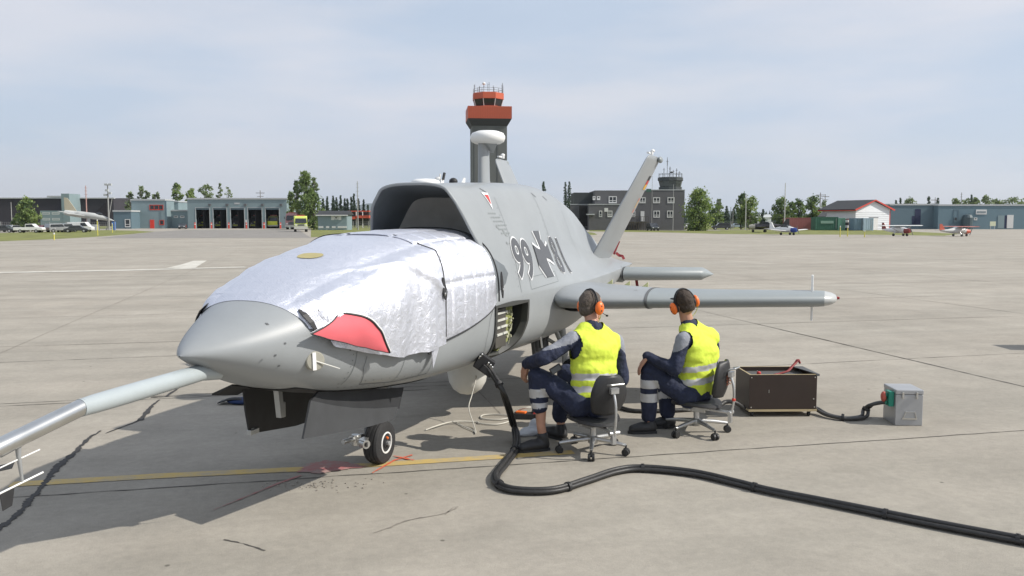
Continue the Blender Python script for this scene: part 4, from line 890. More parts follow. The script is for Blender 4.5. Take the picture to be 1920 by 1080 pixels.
    g=MB(); c_=hd+hr*.115*s-hu*.03*s; g.tube(cat_rom([c_,c_+hf_*.05-hu*.03,c_+hf_*.11-hu*.045-hr*.02,c_+hf_*.13-hu*.05-hr*.05],5),.003,6); g.ell(c_+hf_*.13-hu*.05-hr*.055,(.012,.012,.009)); g.build('microphone_boom',Mblk,me_,world=True,smooth=60)
    g=MB(); g.tube(cat_rom([c_-hu*.01,c_+Vector((.01,0,-.04)),c_+Vector((-.01,0,-.09)),c_+Vector((-.05,-.02,-.13))],6),.003,6); g.build('headset_lead',mat('lead_yellow_green',(.35,.38,.05),.6),me_,world=True)
    return t
up=Vector((0,0,1)); D=Vector
p1=dict(pel=at(1112,762,7.00),chest=at(1113,665,7.02),neck=at(1111,608,7.06),head=at(1107,573,7.12),
 shL=at(1074,636,6.93),shR=at(1154,640,7.20),elL=at(1020,672,6.85),wrL=at(988,682,7.10),elR=at(1166,712,7.28),wrR=at(1120,715,7.50),
 hdL=D((-.25,.25,-.9)),pnL=D((.7,.5,-.2)),thL=-1,cuL=.45,hdR=D((-.8,.5,-.3)),pnR=D((0,0,-1)),thR=-1,
 hipL=at(1085,758,6.92),hipR=at(1128,758,7.12),knL=at(1008,706,7.02),knR=at(1062,700,7.50),anL=at(1014,797,7.02),anR=at(1050,785,7.38),
 bands=((.24,.42),(.53,.64)),vbands=((.115,.165),(.215,.268)),vbot=.075)
def foot(J,q,px,py,dx,L=.20):
    g_=gr(px,py); d=Vector(dx).normalized(); J['he'+q]=Vector((J['an'+q].x,J['an'+q].y,0))-d*.03; J['to'+q]=J['he'+q]+d*L
foot(p1,'L',0,0,(-.85,-.35,0),.19); foot(p1,'R',0,0,(-.5,.6,0))
P1=person('seated man with short grey hair, ear defenders and yellow vest, next to the open hatch',p1,D((.80,.56,-.04)),D((-.6,.8,0)),-.085,Mhairg,1.05,.60)
p2=dict(pel=at(1302,738,7.62),chest=at(1311,668,7.60),neck=at(1289,604,7.60),head=at(1283,569,7.58),
 shL=at(1282,636,7.45),shR=at(1334,630,7.76),elL=at(1264,692,7.42),wrL=at(1214,668,7.50),elR=at(1335,700,7.95),wrR=at(1255,685,8.0),
 hdL=D((-.55,.1,-.8)),pnL=D((.5,.0,-.6)),thL=-1,cuL=.35,hdR=D((-.8,.3,-.4)),pnR=D((0,0,-1)),thR=-1,
 hipL=at(1288,742,7.52),hipR=at(1300,742,7.74),knL=at(1217,694,7.55),knR=at(1246,700,7.90),anL=at(1216,784,7.60),anR=at(1252,778,7.80),
 bands=((.18,.35),(.46,.63)),vbands=((.10,.155),(.215,.265)),vbot=-.02,gs=.66)
foot(p2,'L',0,0,(-.98,-.1,0),.17); foot(p2,'R',0,0,(-.85,-.1,0),.17)
P2=person('seated man with dark hair, ear defenders and yellow vest, farther from the aircraft',p2,D((-.30,.95,-.08)),D((-.85,.5,0)),-.07,Mhaird,1.03,.93,Vector((-.30,0,1)))
g=MB(); c_=p2['head']+D((-.06,.075,.035)); g.ell(c_,(.055,.05,.010)); g.build('cap_peak',Mblk,P2,world=True,smooth=90)
# ================================================================ swivel chairs
Mplastic=mat('black_plastic',(.022,.022,.023),.5,var=.2); Mcaster=mat('caster_black',(.02,.02,.02),.5)
def make_chair():
    t=thing('swivel_chair','','chair')
    g=MB(); P=[]
    n_=24
    for rr,z in((.02,.300),(.17,.298),(.205,.285),(.21,.265),(.19,.252),(.02,.250)):
        P.append([Vector((rr*math.cos(2*math.pi*k/n_)*1.0,rr*math.sin(2*math.pi*k/n_)*1.05,z+.015*math.cos(4*math.pi*k/n_)*(rr/.2))) for k in range(n_)])
    g.grid(P,closed=True); g.build('seat',Mplastic,t,smooth=50)
    g=MB(); g.box((0,-.02,.235),(.16,.24,.02)); g.box((.06,0,.215),(.03,.20,.03)); g.box((-.06,0,.215),(.03,.20,.03)); g.cyl((-.13,.02,.225),(.13,.02,.225),.012); g.cyl((0,0,.10),(0,0,.24),.025); g.build('seat_mechanism',Malu,t,bev=.003)
    # backrest: at -Y (person faces +Y)
    bk=D((0,-.255,.50)); rows=[]
    for i in range(15):
        v=-1+2*i/14; row=[]
        hw=.155*(1-.42*max(0,v)**2-.30*max(0,-v)**2.2)*(1 if abs(v)<.98 else .8)
        for k in range(13):
            w_=-1+2*k/12; row.append(bk+D((hw*w_,-.005+.05*(w_*w_)*.9-.02*v*v*-1-.02*v,v*.155*(1-.07*w_*w_))))
        rows.append(row)
    g=MB(); g.grid(rows); b=g.build('backrest',Mplastic,t,smooth=90,thick=.028,bev=0)
    g=MB(); g.tube(cat_rom([(0,-.30,.52),(0,-.325,.44),(0,-.33,.34),(0,-.315,.24),(0,-.30,.17)],5),.011,10); g.box((0,-.302,.545),(.07,.035,.045)); g.tube([(-.055,-.30,.59),(-.055,-.35,.60),(.055,-.35,.60),(.055,-.30,.59)],.008,8); g.cyl((-.04,-.30,.215),(.05,-.30,.215),.018); g.cyl((0,-.30,.215),(0,-.06,.225),.014); g.box((0,-.30,.17),(.035,.03,.08)); g.build('back_stem',Malu,t,smooth=40,bev=.002)
    g=MB(); g.tube([(0,.01,.27),(.16,.03,.25),(.19,.03,.262)],.006,8); g.build('lever',Malu,t)
    g=MB(); g.lathe((0,0,.10),[(.035,-.03),(.045,-.01),(.040,.02),(.028,.03)],16); base_=[]
    g.build('base_hub',Malu,t,smooth=40)
    for k in range(5):
        a=R(20+72*k); d=D((math.cos(a),math.sin(a),0)); g=MB(); g.tube([d*.02+D((0,0,.108)),d*.15+D((0,0,.098)),d*.275+D((0,0,.082))],[.021,.018,.013],8); l_=g.build('base_arm',Malu,t,smooth=50)
        g=MB(); c=d*.275; s_=D((-d.y,d.x,0))
        for q in(-1,1): g.cyl(c+s_*q*.006+D((0,0,.029)),c+s_*q*.026+D((0,0,.029)),.029,seg=18)
        g.cyl(c+D((0,0,.03)),c+D((0,0,.085)),.008); g.box(c+D((0,0,.052)),(.034,.034,.014),a); g.build('caster',Mcaster,l_,bev=.003)
    return t
ch=make_chair(); c1=at(1112,782,6.98); ch.location=(c1.x,c1.y,0); ch.scale=(1.03,1.03,1.03); ch.rotation_euler=(0,0,R(26))
ch['label']='low black swivel chair under the grey haired man beside the aircraft'; ch['group']='swivel chairs under the two seated men'
ch2=copy_tree(ch); c2=at(1306,765,7.60); ch2.location=(c2.x,c2.y,0); ch2.rotation_euler=(0,0,R(56)); ch2['label']='low black swivel chair under the dark haired man, nearer to the brown box'
bk=D((0,-.255,.50)); b=[c for c in ch2.children if c.name.startswith('backrest')][0]; t=ch2
g=MB()
for a in range(5):
    for c in range(4): g.box(bk+D((-.04+.02*a,-.025,-.045+.024*c+.008*(a%2))),(.009,.006,.007),0,0,.4)
g.build('printed_dots',mat('dull_orange',(.30,.07,.02),.7),b)
g=MB(); g.ell((0,-.328,.33),(.016,.016,.018)); g.build('clamp_knob',mat('knob_red',(.6,.05,.03),.45),t,smooth=90)
# ================================================================ cables and boxes
Mhose=mat('hose_black',(.024,.023,.022),.5,var=.3,nscale=30,bump=.1,bscale=120)
def hose(name,label,pts,r,offs,m,tie=None,cat='cable'):
    t=thing(name,label,cat,(pts[0].x,pts[0].y,0)); C=cat_rom(pts,10)
    for j,(ox,oz) in enumerate(offs):
        g=MB(); Q=[]
        for i,p in enumerate(C):
            d=(C[min(i+1,len(C)-1)]-C[max(i-1,0)]).normalized(); sd_=d.cross(up); sd_=sd_.normalized() if sd_.length>.1 else D((1,0,0))
            wv=math.sin(i*.09+j*2.1)*.35; Q.append(p+sd_*(ox+wv*abs(ox)*1.0)+up*(oz+(abs(wv)*.004)))
        g.tube(Q,r,10); g.build('hose' if len(offs)>1 else 'jacket',m,t,world=True,smooth=60)
    if tie:
        for k in range(tie,len(C)-4,tie):
            g=MB(); d=(C[k+1]-C[k-1]).normalized(); g.tube([C[k]-d*.012+up*.004,C[k]+d*.012+up*.004],abs(offs[0][0])+r*1.18,12); g.tube([C[k]+up*.03,C[k]+up*.045+d.cross(up)*.02],.003,5); g.build('cable_tie',Mblk,t,world=True,smooth=40)
    return t
gz=.024
hp=[loc(903,672,7.15)]
H=[at(898,668,7.12),at(905,678,7.08),at(922,700,7.02),at(945,740,6.95)]
H+= [gr(964,800,.12),gr(967,838,gz),gr(948,868,gz),gr(930,893,gz),gr(940,912,gz),gr(975,921,gz),gr(1040,920,gz),gr(1100,902,gz),gr(1155,884,gz),gr(1205,879,gz),gr(1300,888,gz),gr(1380,906,gz),gr(1440,921,gz),gr(1540,941,gz),gr(1640,961,gz),gr(1740,981,gz),gr(1830,998,gz),gr(1930,1017,gz),gr(2050,1040,gz),gr(2300,1100,gz)]
hz=hose('hose_bundle','thick bundle of black hoses snaking from the hatch across the concrete',H,.0165,((-.017,0),(.017,0),(0,.018)),Mhose,26)
g=MB(); c_=at(908,682,7.08); g.box(c_,(.14,.10,.13),0,0,R(35)); g.box(c_+D((.02,-.03,-.05)),(.11,.09,.06),0,0,R(40)); cn=g.build('connector_block',Mblk,hz,world=True,bev=.006)
g=MB()
for a,b in((902,668),(898,672),(918,688),(921,692),(914,684)): q=at(a,b,6.98); g.cyl(q,q+D((.012,-.02,.022)),.006)
g.build('latch_pins',Msteel,cn,world=True)
hose('power_hose','black hose running behind the seated men to the brown box',[gr(1075,745,.02),gr(1120,752,.02),gr(1150,758,.02),gr(1172,767,.02),gr(1200,771,.02),gr(1260,770,.02),gr(1320,766,.03),at(1345,763,8.15),at(1360,754,8.2),at(1378,755,8.2),at(1396,766,8.25)],.021,((0,0),),Mhose)
hose('link_hose','black hose pair running from the brown box to the grey metal case',[at(1524,762,8.35),at(1534,768,8.33),gr(1552,778,.03),gr(1580,784,.024),gr(1605,784,.024),gr(1621,780,.03),at(1624,768,8.2),at(1634,759,8.15),at(1650,755,8.1),at(1668,753,8.05)],.017,((-.018,0),(.018,0)),mat('hose_grey',(.05,.048,.045),.45,var=.3),30)
Mcb=mat('cable_cream',(.52,.50,.44),.6)
hose('ground_lead','thin pale cable hanging from the round belly dome to the concrete',[at(882,718,8.2),at(893,706,8.1),at(885,740,8.0),at(879,765,7.9),gr(888,795,.03),gr(893,812,.008)],.005,((0,0),),Mcb)
hose('pale_cable_loop','pale cable lying in a long loop on the concrete left of the black hoses',[gr(798,806,.01),gr(815,800,.02),gr(838,793,.02),gr(860,790,.02),gr(893,791,.01),gr(900,794,.01),gr(930,796,.01),gr(955,790,.01),gr(962,783,.01),gr(935,787,.01),gr(905,785,.01),gr(904,779,.01),gr(925,777,.01),gr(960,778,.02),gr(975,768,.08),gr(992,764,.10),gr(1010,766,.05)],.007,((0,0),),Mcb)
hose('short_pale_lead','short pale lead curving over the concrete under the dome',[gr(852,790,.01),gr(870,800,.01),gr(888,808,.01),gr(892,813,.01)],.005,((0,0),),Mcb)
# brown box on casters
Mbrown=mat('brown_film_ply',(.030,.018,.013),.42,var=.12,nscale=5); Medge=mat('ply_edge',(.42,.34,.20),.7,var=.1)
A0=gr(1404,782); B0=gr(1520,782.5); bd=(B0-A0).normalized(); bn=D((-bd.y,bd.x,0))
bd=D((math.cos(R(1.5)),math.sin(R(1.5)),0)); bn=D((-bd.y,bd.x,0))
bt=thing('brown_box','open topped brown plywood box on casters between the second man and the grey case','box',A0,R(1.5)); w,dp,hh,z0=.655,.46,.335,.075
g=MB(); g.bbox((0,0,z0),(w,.018,z0+hh)); g.bbox((0,dp-.018,z0),(w,dp,z0+hh)); g.bbox((0,.018,z0),(.018,dp-.018,z0+hh)); g.bbox((w-.018,.018,z0),(w,dp-.018,z0+hh)); g.build('side_panel',Mbrown,bt,bev=.0015)
g=MB(); g.bbox((-.004,-.004,z0-.022),(w+.004,dp+.004,z0-.002)); g.build('base_board',Medge,bt)
g=MB(); 
for a,b in(((.001,.001),(w-.001,.017)),((.001,dp-.017),(w-.001,dp-.001)),((.001,.017),(.017,dp-.017)),((w-.017,.017),(w-.001,dp-.017))): g.bbox((a[0],a[1],z0+hh+.0005),(b[0],b[1],z0+hh+.003))
g.build('top_edge',Medge,bt)
g=MB(); g.bbox((.02,.02,z0+hh-.05),(w-.02,dp-.02,z0+hh-.04)); g.build('inner_deck',mat('deck_grey',(.10,.10,.10),.6),bt)
for x,y in((.03,.04),(w-.07,.04),(.03,dp-.06),(w-.07,dp-.06)):
    g=MB(); g.cyl((x,y,.024),(x+.02,y,.024),.024,seg=16); g.box((x+.01,y,.045),(.03,.03,.012)); g.build('caster',Mcaster,bt)
g=MB()
for x,z in((.02,.02),(.02,.31),(w-.02,.02),(w-.02,.31),(w-.03,.10)): g.cyl((x,-.004,z0+z),(x,.002,z0+z),.006,seg=8)
g.box((.19,-.001,.25),(.004,.004,.03)); g.build('screws',Msteel,bt)
g=MB(); g.prism([(w-.012,.02,z0+hh+.004),(w+.012,.02,z0+hh+.004),(w+.012,.42,z0+hh+.004),(w-.10,.42,z0+hh+.004)],(0,0,.006)); g.box((w+.006,.01,z0+hh-.003),(.03,.03,.02)); g.build('side_flap',Mline,bt)
rb=gr(1400,782)+D((.1,.1,.38)); 
g=MB(); t=thing('red_plug','small red plug standing in the brown box','plug',A0+bd*.13+bn*.13+up*(z0+hh-.04)); g.cyl((0,0,0),(0,0,.035),.02); g.ell((0,0,.04),(.02,.02,.012)); g.build('plug_body',Mred,t,smooth=40); g=MB(); g.cyl((.0,.05,0),(.0,.05,.05),.006); g.build('pin',Msteel,t)
q0=A0+up*(z0+hh)
hose('red_strap','crumpled red strap lying across the rim of the brown box',[q0+bd*.29+bn*.16-up*.03,q0+bd*.36+bn*.18-up*.02,q0+bd*.44+bn*.20-up*.0,q0+bd*.50+bn*.26+up*.03,q0+bd*.56+bn*.32+up*.06,q0+bd*.59+bn*.34+up*.085,q0+bd*.61+bn*.34+up*.05],.009,((-.008,0),(.008,.003)),mat('dark_red_strap',(.22,.03,.03),.6),cat='strap')
# grey case
Mcase=mat('grey_metal_case',(.38,.385,.39),.38,.35,var=.07,nscale=4)
C0=gr(1678,798); rz=R(-4); ct=thing('metal_case','small grey metal case with a folding handle at the far right end of the hose','case',C0,rz); w,dp,hh=.245,.31,.335
g=MB(); g.bbox((0,0,0),(w,dp,hh-.045)); g.build('shell',Mcase,ct,bev=.006)
g=MB(); g.bbox((-.003,-.003,hh-.043),(w+.003,dp+.003,hh)); g.build('lid',Mcase,ct,bev=.008)
for x in(.06,w-.06):
    g=MB(); g.box((x,-.008,hh-.05),(.018,.012,.065)); g.box((x,-.013,hh-.07),(.012,.008,.02)); g.build('latch',Msteel,ct,bev=.002)
g=MB(); g.tube([(.07,-.006,.075),(.085,-.02,.135),(.165,-.02,.135),(.185,-.006,.075)],.005,8); g.box((.127,-.005,.068),(.135,.008,.014)); g.build('handle',Msteel,ct,smooth=40)
g=MB(); g.bbox((-.05,.03,.17),(-.004,.13,.31)); g.cyl((-.055,.08,.20),(-.065,.08,.20),.02); g.cyl((-.055,.08,.27),(-.065,.08,.27),.02); cn=g.build('green_connector',mat('green_plastic',(.01,.22,.15),.4),ct,bev=.006)
g=MB(); g.ell((-.075,.10,.25),(.025,.04,.05)); g.build('connector_cap',mat('faded_red_plastic',(.45,.10,.07),.5),cn,smooth=80)
# things on the ground next to the first man
t=thing('white_cloth','crumpled white cloth bag on the ground by the first man\'s foot','cloth',gr(992,818)); 
def blob(g): g.ell(t.location+D((.02,.05,.03)),(.10,.07,.04)); g.ell(t.location+D((.05,.08,.08)),(.05,.045,.06)); g.ell(t.location+D((-.05,.02,.02)),(.07,.06,.025))
organic('bag',blob,.008,[mat('white_cloth',(.62,.64,.68),.8,var=.05)],lambda p:0,t,Vector(t.location),2,lambda p:.012*noise.noise(p*20))
t=thing('handheld_tester','small black and orange tester lying beside the white cloth','tool',gr(985,785)); g=MB(); g.box((.02,0,.03),(.26,.10,.055),R(-6)); g.box((.10,.01,.05),(.08,.09,.06),R(-6)); g.build('housing',Mblk,t,bev=.008)
g=MB(); g.box((-.04,.0,.063),(.10,.06,.02),R(-20)); g.build('grip',Morange,t,bev=.006); g=MB(); g.cyl((.10,-.045,.05),(.10,-.052,.05),.03); g.build('dial',Mred,t)
t=thing('trouser_clip','dark phone clipped near the first man\'s knee','phone',at(1042,692,6.92)); g=MB(); g.box((0,0,0),(.10,.02,.055),R(10),0,R(-30)); g.build('phone_body',Mplastic,t,bev=.004); g=MB(); g.box((0,-.012,0),(.08,.004,.04),R(10),0,R(-30)); g.build('phone_screen',mat('phone_screen',(.10,.11,.12),.2),t)
t=thing('blue_bag','dark blue bag with a curved black flap on the ground beyond the nose gear doors','bag',gr(440,759))
g=MB(); rows=[[D((.34*(k/10-.5),.05*j-.02,.02+.05*math.sin(math.pi*k/10)*(1-.3*abs(j-1)))) for k in range(11)] for j in range(4)]; g.grid(rows); g.build('flap',Mblk,t,thick=.01,smooth=90)
g=MB(); g.ell((.06,.06,.03),(.16,.10,.035)); g.build('body_fabric',mat('dark_blue_fabric',(.012,.03,.10),.8),t,smooth=90)
t=thing('shadow_caster_cabinet','unseen grey cabinet added beyond the right edge to cast a shadow into view','cabinet',gr(2105,655))  # added out of view, only to throw the shadow at the right edge
g=MB(); g.bbox((-.5,-.25,.08),(.5,.25,1.0)); g.build('housing',Mcase,t,bev=.01); g=MB(); g.bbox((-.45,-.262,.14),(.45,-.252,.92)); dd=g.build('door',Mcase,t); g=MB(); g.box((.38,-.275,.55),(.02,.02,.14)); g.build('handle',Mblk,dd)
for x in(-.4,.4):
    g=MB(); g.cyl((x-.02,-.15,.04),(x+.02,-.15,.04),.04); g.build('wheel',Mcaster,t)
# ================================================================ background
rnd=random.Random(11)
def pz(py,Dd): return atY(960,py,Dd).z
def pxx(px,Dd): return px_x(px,Dd)
def px_x(px,Dd,py=411): return atY(px,py,Dd).x
Mblue=mat('siding_blue_grey',(.20,.265,.28),.7,var=.05,nscale=.6); Mblue2=mat('siding_blue_dark',(.10,.155,.185),.7,var=.05); Mtrim=mat('pale_trim',(.42,.44,.44),.6); Mglass=mat('window_glass',(.03,.035,.04),.15,var=.3)
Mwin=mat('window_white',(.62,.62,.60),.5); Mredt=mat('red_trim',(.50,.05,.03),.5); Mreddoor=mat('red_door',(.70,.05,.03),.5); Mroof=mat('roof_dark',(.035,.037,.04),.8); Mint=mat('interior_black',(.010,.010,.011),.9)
def blk(par,name,x0,x1,ytop,Dd,dep,m,ybase=None,roof=True):
    X0,X1=px_x(x0,Dd),px_x(x1,Dd); Z=pz(ytop,Dd); z0=0 if ybase is None else pz(ybase,Dd)
    g=MB(); g.bbox((X0,Dd,z0),(X1,Dd+dep,Z)); w=g.build(name,m,par,world=True)
    if roof:
        g=MB(); g.bbox((X0-.12,Dd-.12,Z+.003),(X1+.12,Dd+dep+.12,Z+.30)); g.build('roof',Mtrim,par,world=True)
    return w
def win(par,x0,y0,x1,y1,Dd,fm=None,gm_=None,mull=0,name='window',out=.06,rail=False):
    fm=fm or Mwin; gm_=gm_ or Mglass
    X0,X1,Z1,Z0=px_x(x0,Dd),px_x(x1,Dd),pz(y0,Dd),pz(y1,Dd); b=.13
    g=MB(); g.bbox((X0,Dd-out,Z0),(X0+b,Dd,Z1)); g.bbox((X1-b,Dd-out,Z0),(X1,Dd,Z1)); g.bbox((X0+b,Dd-out,Z1-b),(X1-b,Dd,Z1)); g.bbox((X0+b,Dd-out,Z0),(X1-b,Dd,Z0+b*1.4))
    for k in range(mull): x=X0+(X1-X0)*(k+1)/(mull+1); g.bbox((x-.05,Dd-out,Z0+b*1.4),(x+.05,Dd,Z1-b))
    if rail: z=Z0+(Z1-Z0)*.36; g.bbox((X0+b,Dd-out+.01,z-.05),(X1-b,Dd,z+.05))
    f=g.build(name,fm,par,world=True); g=MB(); g.bbox((X0+b,Dd-.02,Z0+b),(X1-b,Dd-.004,Z1-b)); g.build('pane',gm_,f,world=True); return f
def slab(par,name,x0,y0,x1,y1,Dd,m,out=.05,dep=0):
    g=MB(); g.bbox((px_x(x0,Dd),Dd-out,pz(y1,Dd)),(px_x(x1,Dd),Dd+dep-.003,pz(y0,Dd))); return g.build(name,m,par,world=True)
# hills (far structure)
g=MB(); rows=[[],[]]; 
for k in range(121):
    x=-5200+10400*k/120; h=38+30*noise.noise(Vector((x*.0006,2,0)))+35*noise.noise(Vector((x*.002,5,0))); px=960+x/4200*1600
    h+=70*math.exp(-((px-690)/80)**2)+45*math.exp(-((px-1420)/60)**2)
    rows[0].append(Vector((x,4200,-5))); rows[1].append(Vector((x,4200+400,h*.72)))
rows.append([Vector((p.x,5600,-5)) for p in rows[0]]); g.grid(rows); tag(g.build('hills',mat('hill_forest',(.045,.07,.065),.9,var=.2,nscale=.004),smooth=180),kind='structure')
# --- fire station
Df=176; fs=thing('fire_station','blue grey fire station with five open vehicle bays and a red door','building',(px_x(380,Df),Df,0))
blk(fs,'low_wing',213,246,397,Df-4,14,Mblue2); win(fs,234,411,244,426,Df-4,mull=0,rail=True)
blk(fs,'tower_block',247,335,379,Df+5,10,Mblue); blk(fs,'front_block',247,310,376,Df,4.9,Mblue)
win(fs,281,384,307,394,Df,Mredt,mull=2); win(fs,311,385,315,394,Df+5,Mredt); dr=slab(fs,'door',281,412,289,430.5,Df,Mreddoor); win(fs,299,412.5,307.5,422,Df,Mredt); 
slab(fs,'corner_trim',310,376,313,430,Df-.2,Mblue2)
blk(fs,'link_block',317,352,396,Df+3,9,Mblue); win(fs,326,404.5,334,408.5,Df+3,Mwin); win(fs,338,404.5,346,408.5,Df+3,Mwin)
# bay hall with real openings
X0,X1=px_x(352,Df),px_x(538,Df); Zt=pz(374,Df); Zd=pz(390,Df); dx=[(367.5,393),(400,425),(432.5,458),(465,491),(498,523.5)]
g=MB(); xs=[X0]+[px_x(a,Df) for q in dx for a in q]+[X1]
for i in range(0,len(xs),2): g.bbox((xs[i],Df,0),(xs[i+1],Df+.35,Zd))
g.bbox((X0,Df,Zd),(X1,Df+.35,Zt)); g.bbox((X0,Df+.35,0),(X0+.3,Df+16,Zt)); g.bbox((X1-.3,Df+.35,0),(X1,Df+16,Zt)); g.bbox((X0,Df+16,0),(X1,Df+16.3,Zt)); g.build('wall',Mblue,fs,world=True)
g=MB(); g.bbox((X0-.15,Df-.15,Zt+.003),(X1+.15,Df+16.4,Zt+.32)); g.build('roof',Mtrim,fs,world=True)
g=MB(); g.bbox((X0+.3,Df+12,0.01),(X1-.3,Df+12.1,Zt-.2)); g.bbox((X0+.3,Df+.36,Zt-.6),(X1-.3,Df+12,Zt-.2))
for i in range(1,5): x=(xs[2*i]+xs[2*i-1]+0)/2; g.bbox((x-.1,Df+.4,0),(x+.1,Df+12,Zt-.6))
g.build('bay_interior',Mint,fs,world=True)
for (a,b) in dx:
    g=MB(); xa,xb=px_x(a,Df),px_x(b,Df); g.bbox((xa-.1,Df-.05,0),(xa,Df-.003,Zd+.1)); g.bbox((xb,Df-.05,0),(xb+.1,Df-.003,Zd+.1)); g.bbox((xa,Df-.05,Zd),(xb,Df-.003,Zd+.1)); fr=g.build('door_frame',Mtrim,fs,world=True)
    g=MB(); g.bbox((xa,Df+.1,Zd-.35),(xb,Df+.3,Zd-.003)); g.build('rolled_door',Mblue2,fr,world=True)
for px in(394.5,427,461,493,528):
    g=MB(); g.bbox((px_x(px,Df)-.25,Df-.4,pz(386,Df)),(px_x(px,Df)+.25,Df,pz(382,Df))); g.build('wall_lamp',Mline,fs,world=True)
slab(fs,'wall_sign',440,380,450,383,Df,Mtrim)
slab(fs,'notice_board',460,412,463,418,Df,Mwin)
for px in(365,396,428.5,461.5,494.5,525.5):
    t=thing('bollard',f'red bollard {["left of the first","between the first and second","between the second and third","between the third and fourth","between the fourth and fifth","right of the fifth"][[365,396,428.5,461.5,494.5,525.5].index(px)]} fire station bay','bollard',(px_x(px,Df-1.2),Df-1.2,0),0,'red bollards in front of the bays'); g=MB(); g.cyl((0,0,0),(0,0,1.15),.16,seg=10); g.ell((0,0,1.15),(.16,.16,.1),u=10,w=6); g.build('post',Mredt,t); g=MB(); g.cyl((0,0,.8),(0,0,.95),.165,seg=10); g.build('band',Mwin,t)
# --- vehicles
def car(label,cat,px,Dd,body,kind='sedan',rz=0,group='vehicles parked beyond the grass on the left',sc=.72,x=None):
    t=thing('parked_'+('pickup' if kind=='pickup' else 'van' if kind=='van' else 'car'),label,cat,(px_x(px,Dd) if x is None else x,Dd,0),rz,group)
    P={'sedan':([(-2.2,.35),(-2.25,.75),(-1.5,.9),(-.9,1.4),(.7,1.42),(1.3,.95),(2.1,.8),(2.25,.55),(2.2,.35)],[(-1.35,.92),(-.85,1.34),(.66,1.36),(1.15,.95)]),
       'suv':([(-2.2,.4),(-2.25,1.0),(-2.1,1.7),(.5,1.75),(1.2,1.1),(2.2,.95),(2.3,.6),(2.2,.4)],[(-2.0,1.1),(-1.9,1.6),(.45,1.65),(1.0,1.12)]),
       'van':([(-2.4,.4),(-2.45,2.0),(1.2,2.05),(1.9,1.2),(2.5,1.0),(2.5,.4)],[(.3,1.2),(.3,1.85),(1.15,1.9),(1.7,1.22)]),
       'pickup':([(-2.7,.5),(-2.7,1.05),(-.6,1.05),(-.5,1.7),(.8,1.75),(1.4,1.15),(2.5,1.05),(2.65,.7),(2.6,.5)],[(-.4,1.15),(-.35,1.6),(.75,1.65),(1.2,1.15)])}[kind]
    g=MB(); g.prism([(x_,-.88,z) for x_,z in P[0]],(0,1.76,0)); g.build('body',body,t,bev=.06)
    g=MB(); g.prism([(x_,-.90,z) for x_,z in P[1]],(0,1.80,0)); g.build('side_windows',Mglass,t)
    xf=P[1][-1][0]; zf=P[1][-1][1]; x2,z2=P[1][-2]; g=MB(); g.prism([(xf+.10,-.75,zf),(xf+.10,.75,zf),(x2+.12,.68,z2),(x2+.12,-.68,z2)],(.02,0,.01)); g.build('windscreen',Mglass,t)
    for sx in(-1.45,1.45):
        for sy in(-.8,.8):
            g=MB(); g.cyl((sx,sy-.1,.34),(sx,sy+.1,.34),.34,seg=14); w=g.build('wheel',Mtire,t); g=MB(); g.cyl((sx,sy-.11 if sy<0 else sy+.09,.34),(sx,sy-.09 if sy<0 else sy+.11,.34),.19,seg=10); g.build('rim',Malu,w)
    for sy in(-.6,.6):
        g=MB(); g.box((P[0][-2][0]-.02,sy,.72),(.10,.3,.16)); g.build('headlight',Mwin,t)
    t.scale=(sc,sc,sc); return t
pw=mat('car_white',(.72,.72,.70),.25,coat=.5); pr=mat('car_maroon',(.16,.03,.03),.25,coat=.5); ps=mat('car_silver',(.36,.37,.38),.25,.5,coat=.4); pd=mat('car_dark',(.04,.045,.05),.25,coat=.5); pb_=mat('car_pale_blue',(.25,.32,.38),.3,coat=.4)
car('white pickup truck parked behind the grass, left of the maroon car','pickup',55,120,pw,'pickup',R(8))
car('maroon car parked between the white pickup and the silver vehicles','car',83,124,pr,'sedan',R(70))
car('silver suv parked right of the maroon car','suv',107,124,ps,'suv',R(60)); car('silver grey van next to the dark car below the jet','van',124,127,ps,'suv',R(80)); car('dark car parked in front of the jet monument','car',143,123,pd,'sedan',R(15)); car('white van partly behind the dark car under the jet tail','van',151,130,pw,'van',R(5))
car('dark low car at the far left edge behind the grass','car',6,122,pd,'sedan',R(5)); car('grey car between the left edge and the white pickup','car',24,128,ps,'sedan',R(75))
gr2='vehicles parked near the dark grey building'
car('black suv with a pale bumper parked below the dark grey building','suv',1224,141,pd,'suv',R(-82),gr2)
car('white car just right of the dark grey building','car',1287,165,pw,'sedan',R(-70),gr2); car('silver car half behind the birch right of the dark building','car',1302,168,ps,'sedan',R(-75),gr2); car('dark grey suv right of the birch','suv',1352,155,pd,'suv',R(175),gr2); car('small dark car far behind right of the birch','car',1400,190,pd,'sedan',R(10),gr2); car('pale car far off left of the light aircraft','car',1382,186,pb_,'sedan',R(10),gr2)
car('dark car parked beside the fire station link block','car',342,166,pd,'sedan',R(-75),'vehicles at the fire station')
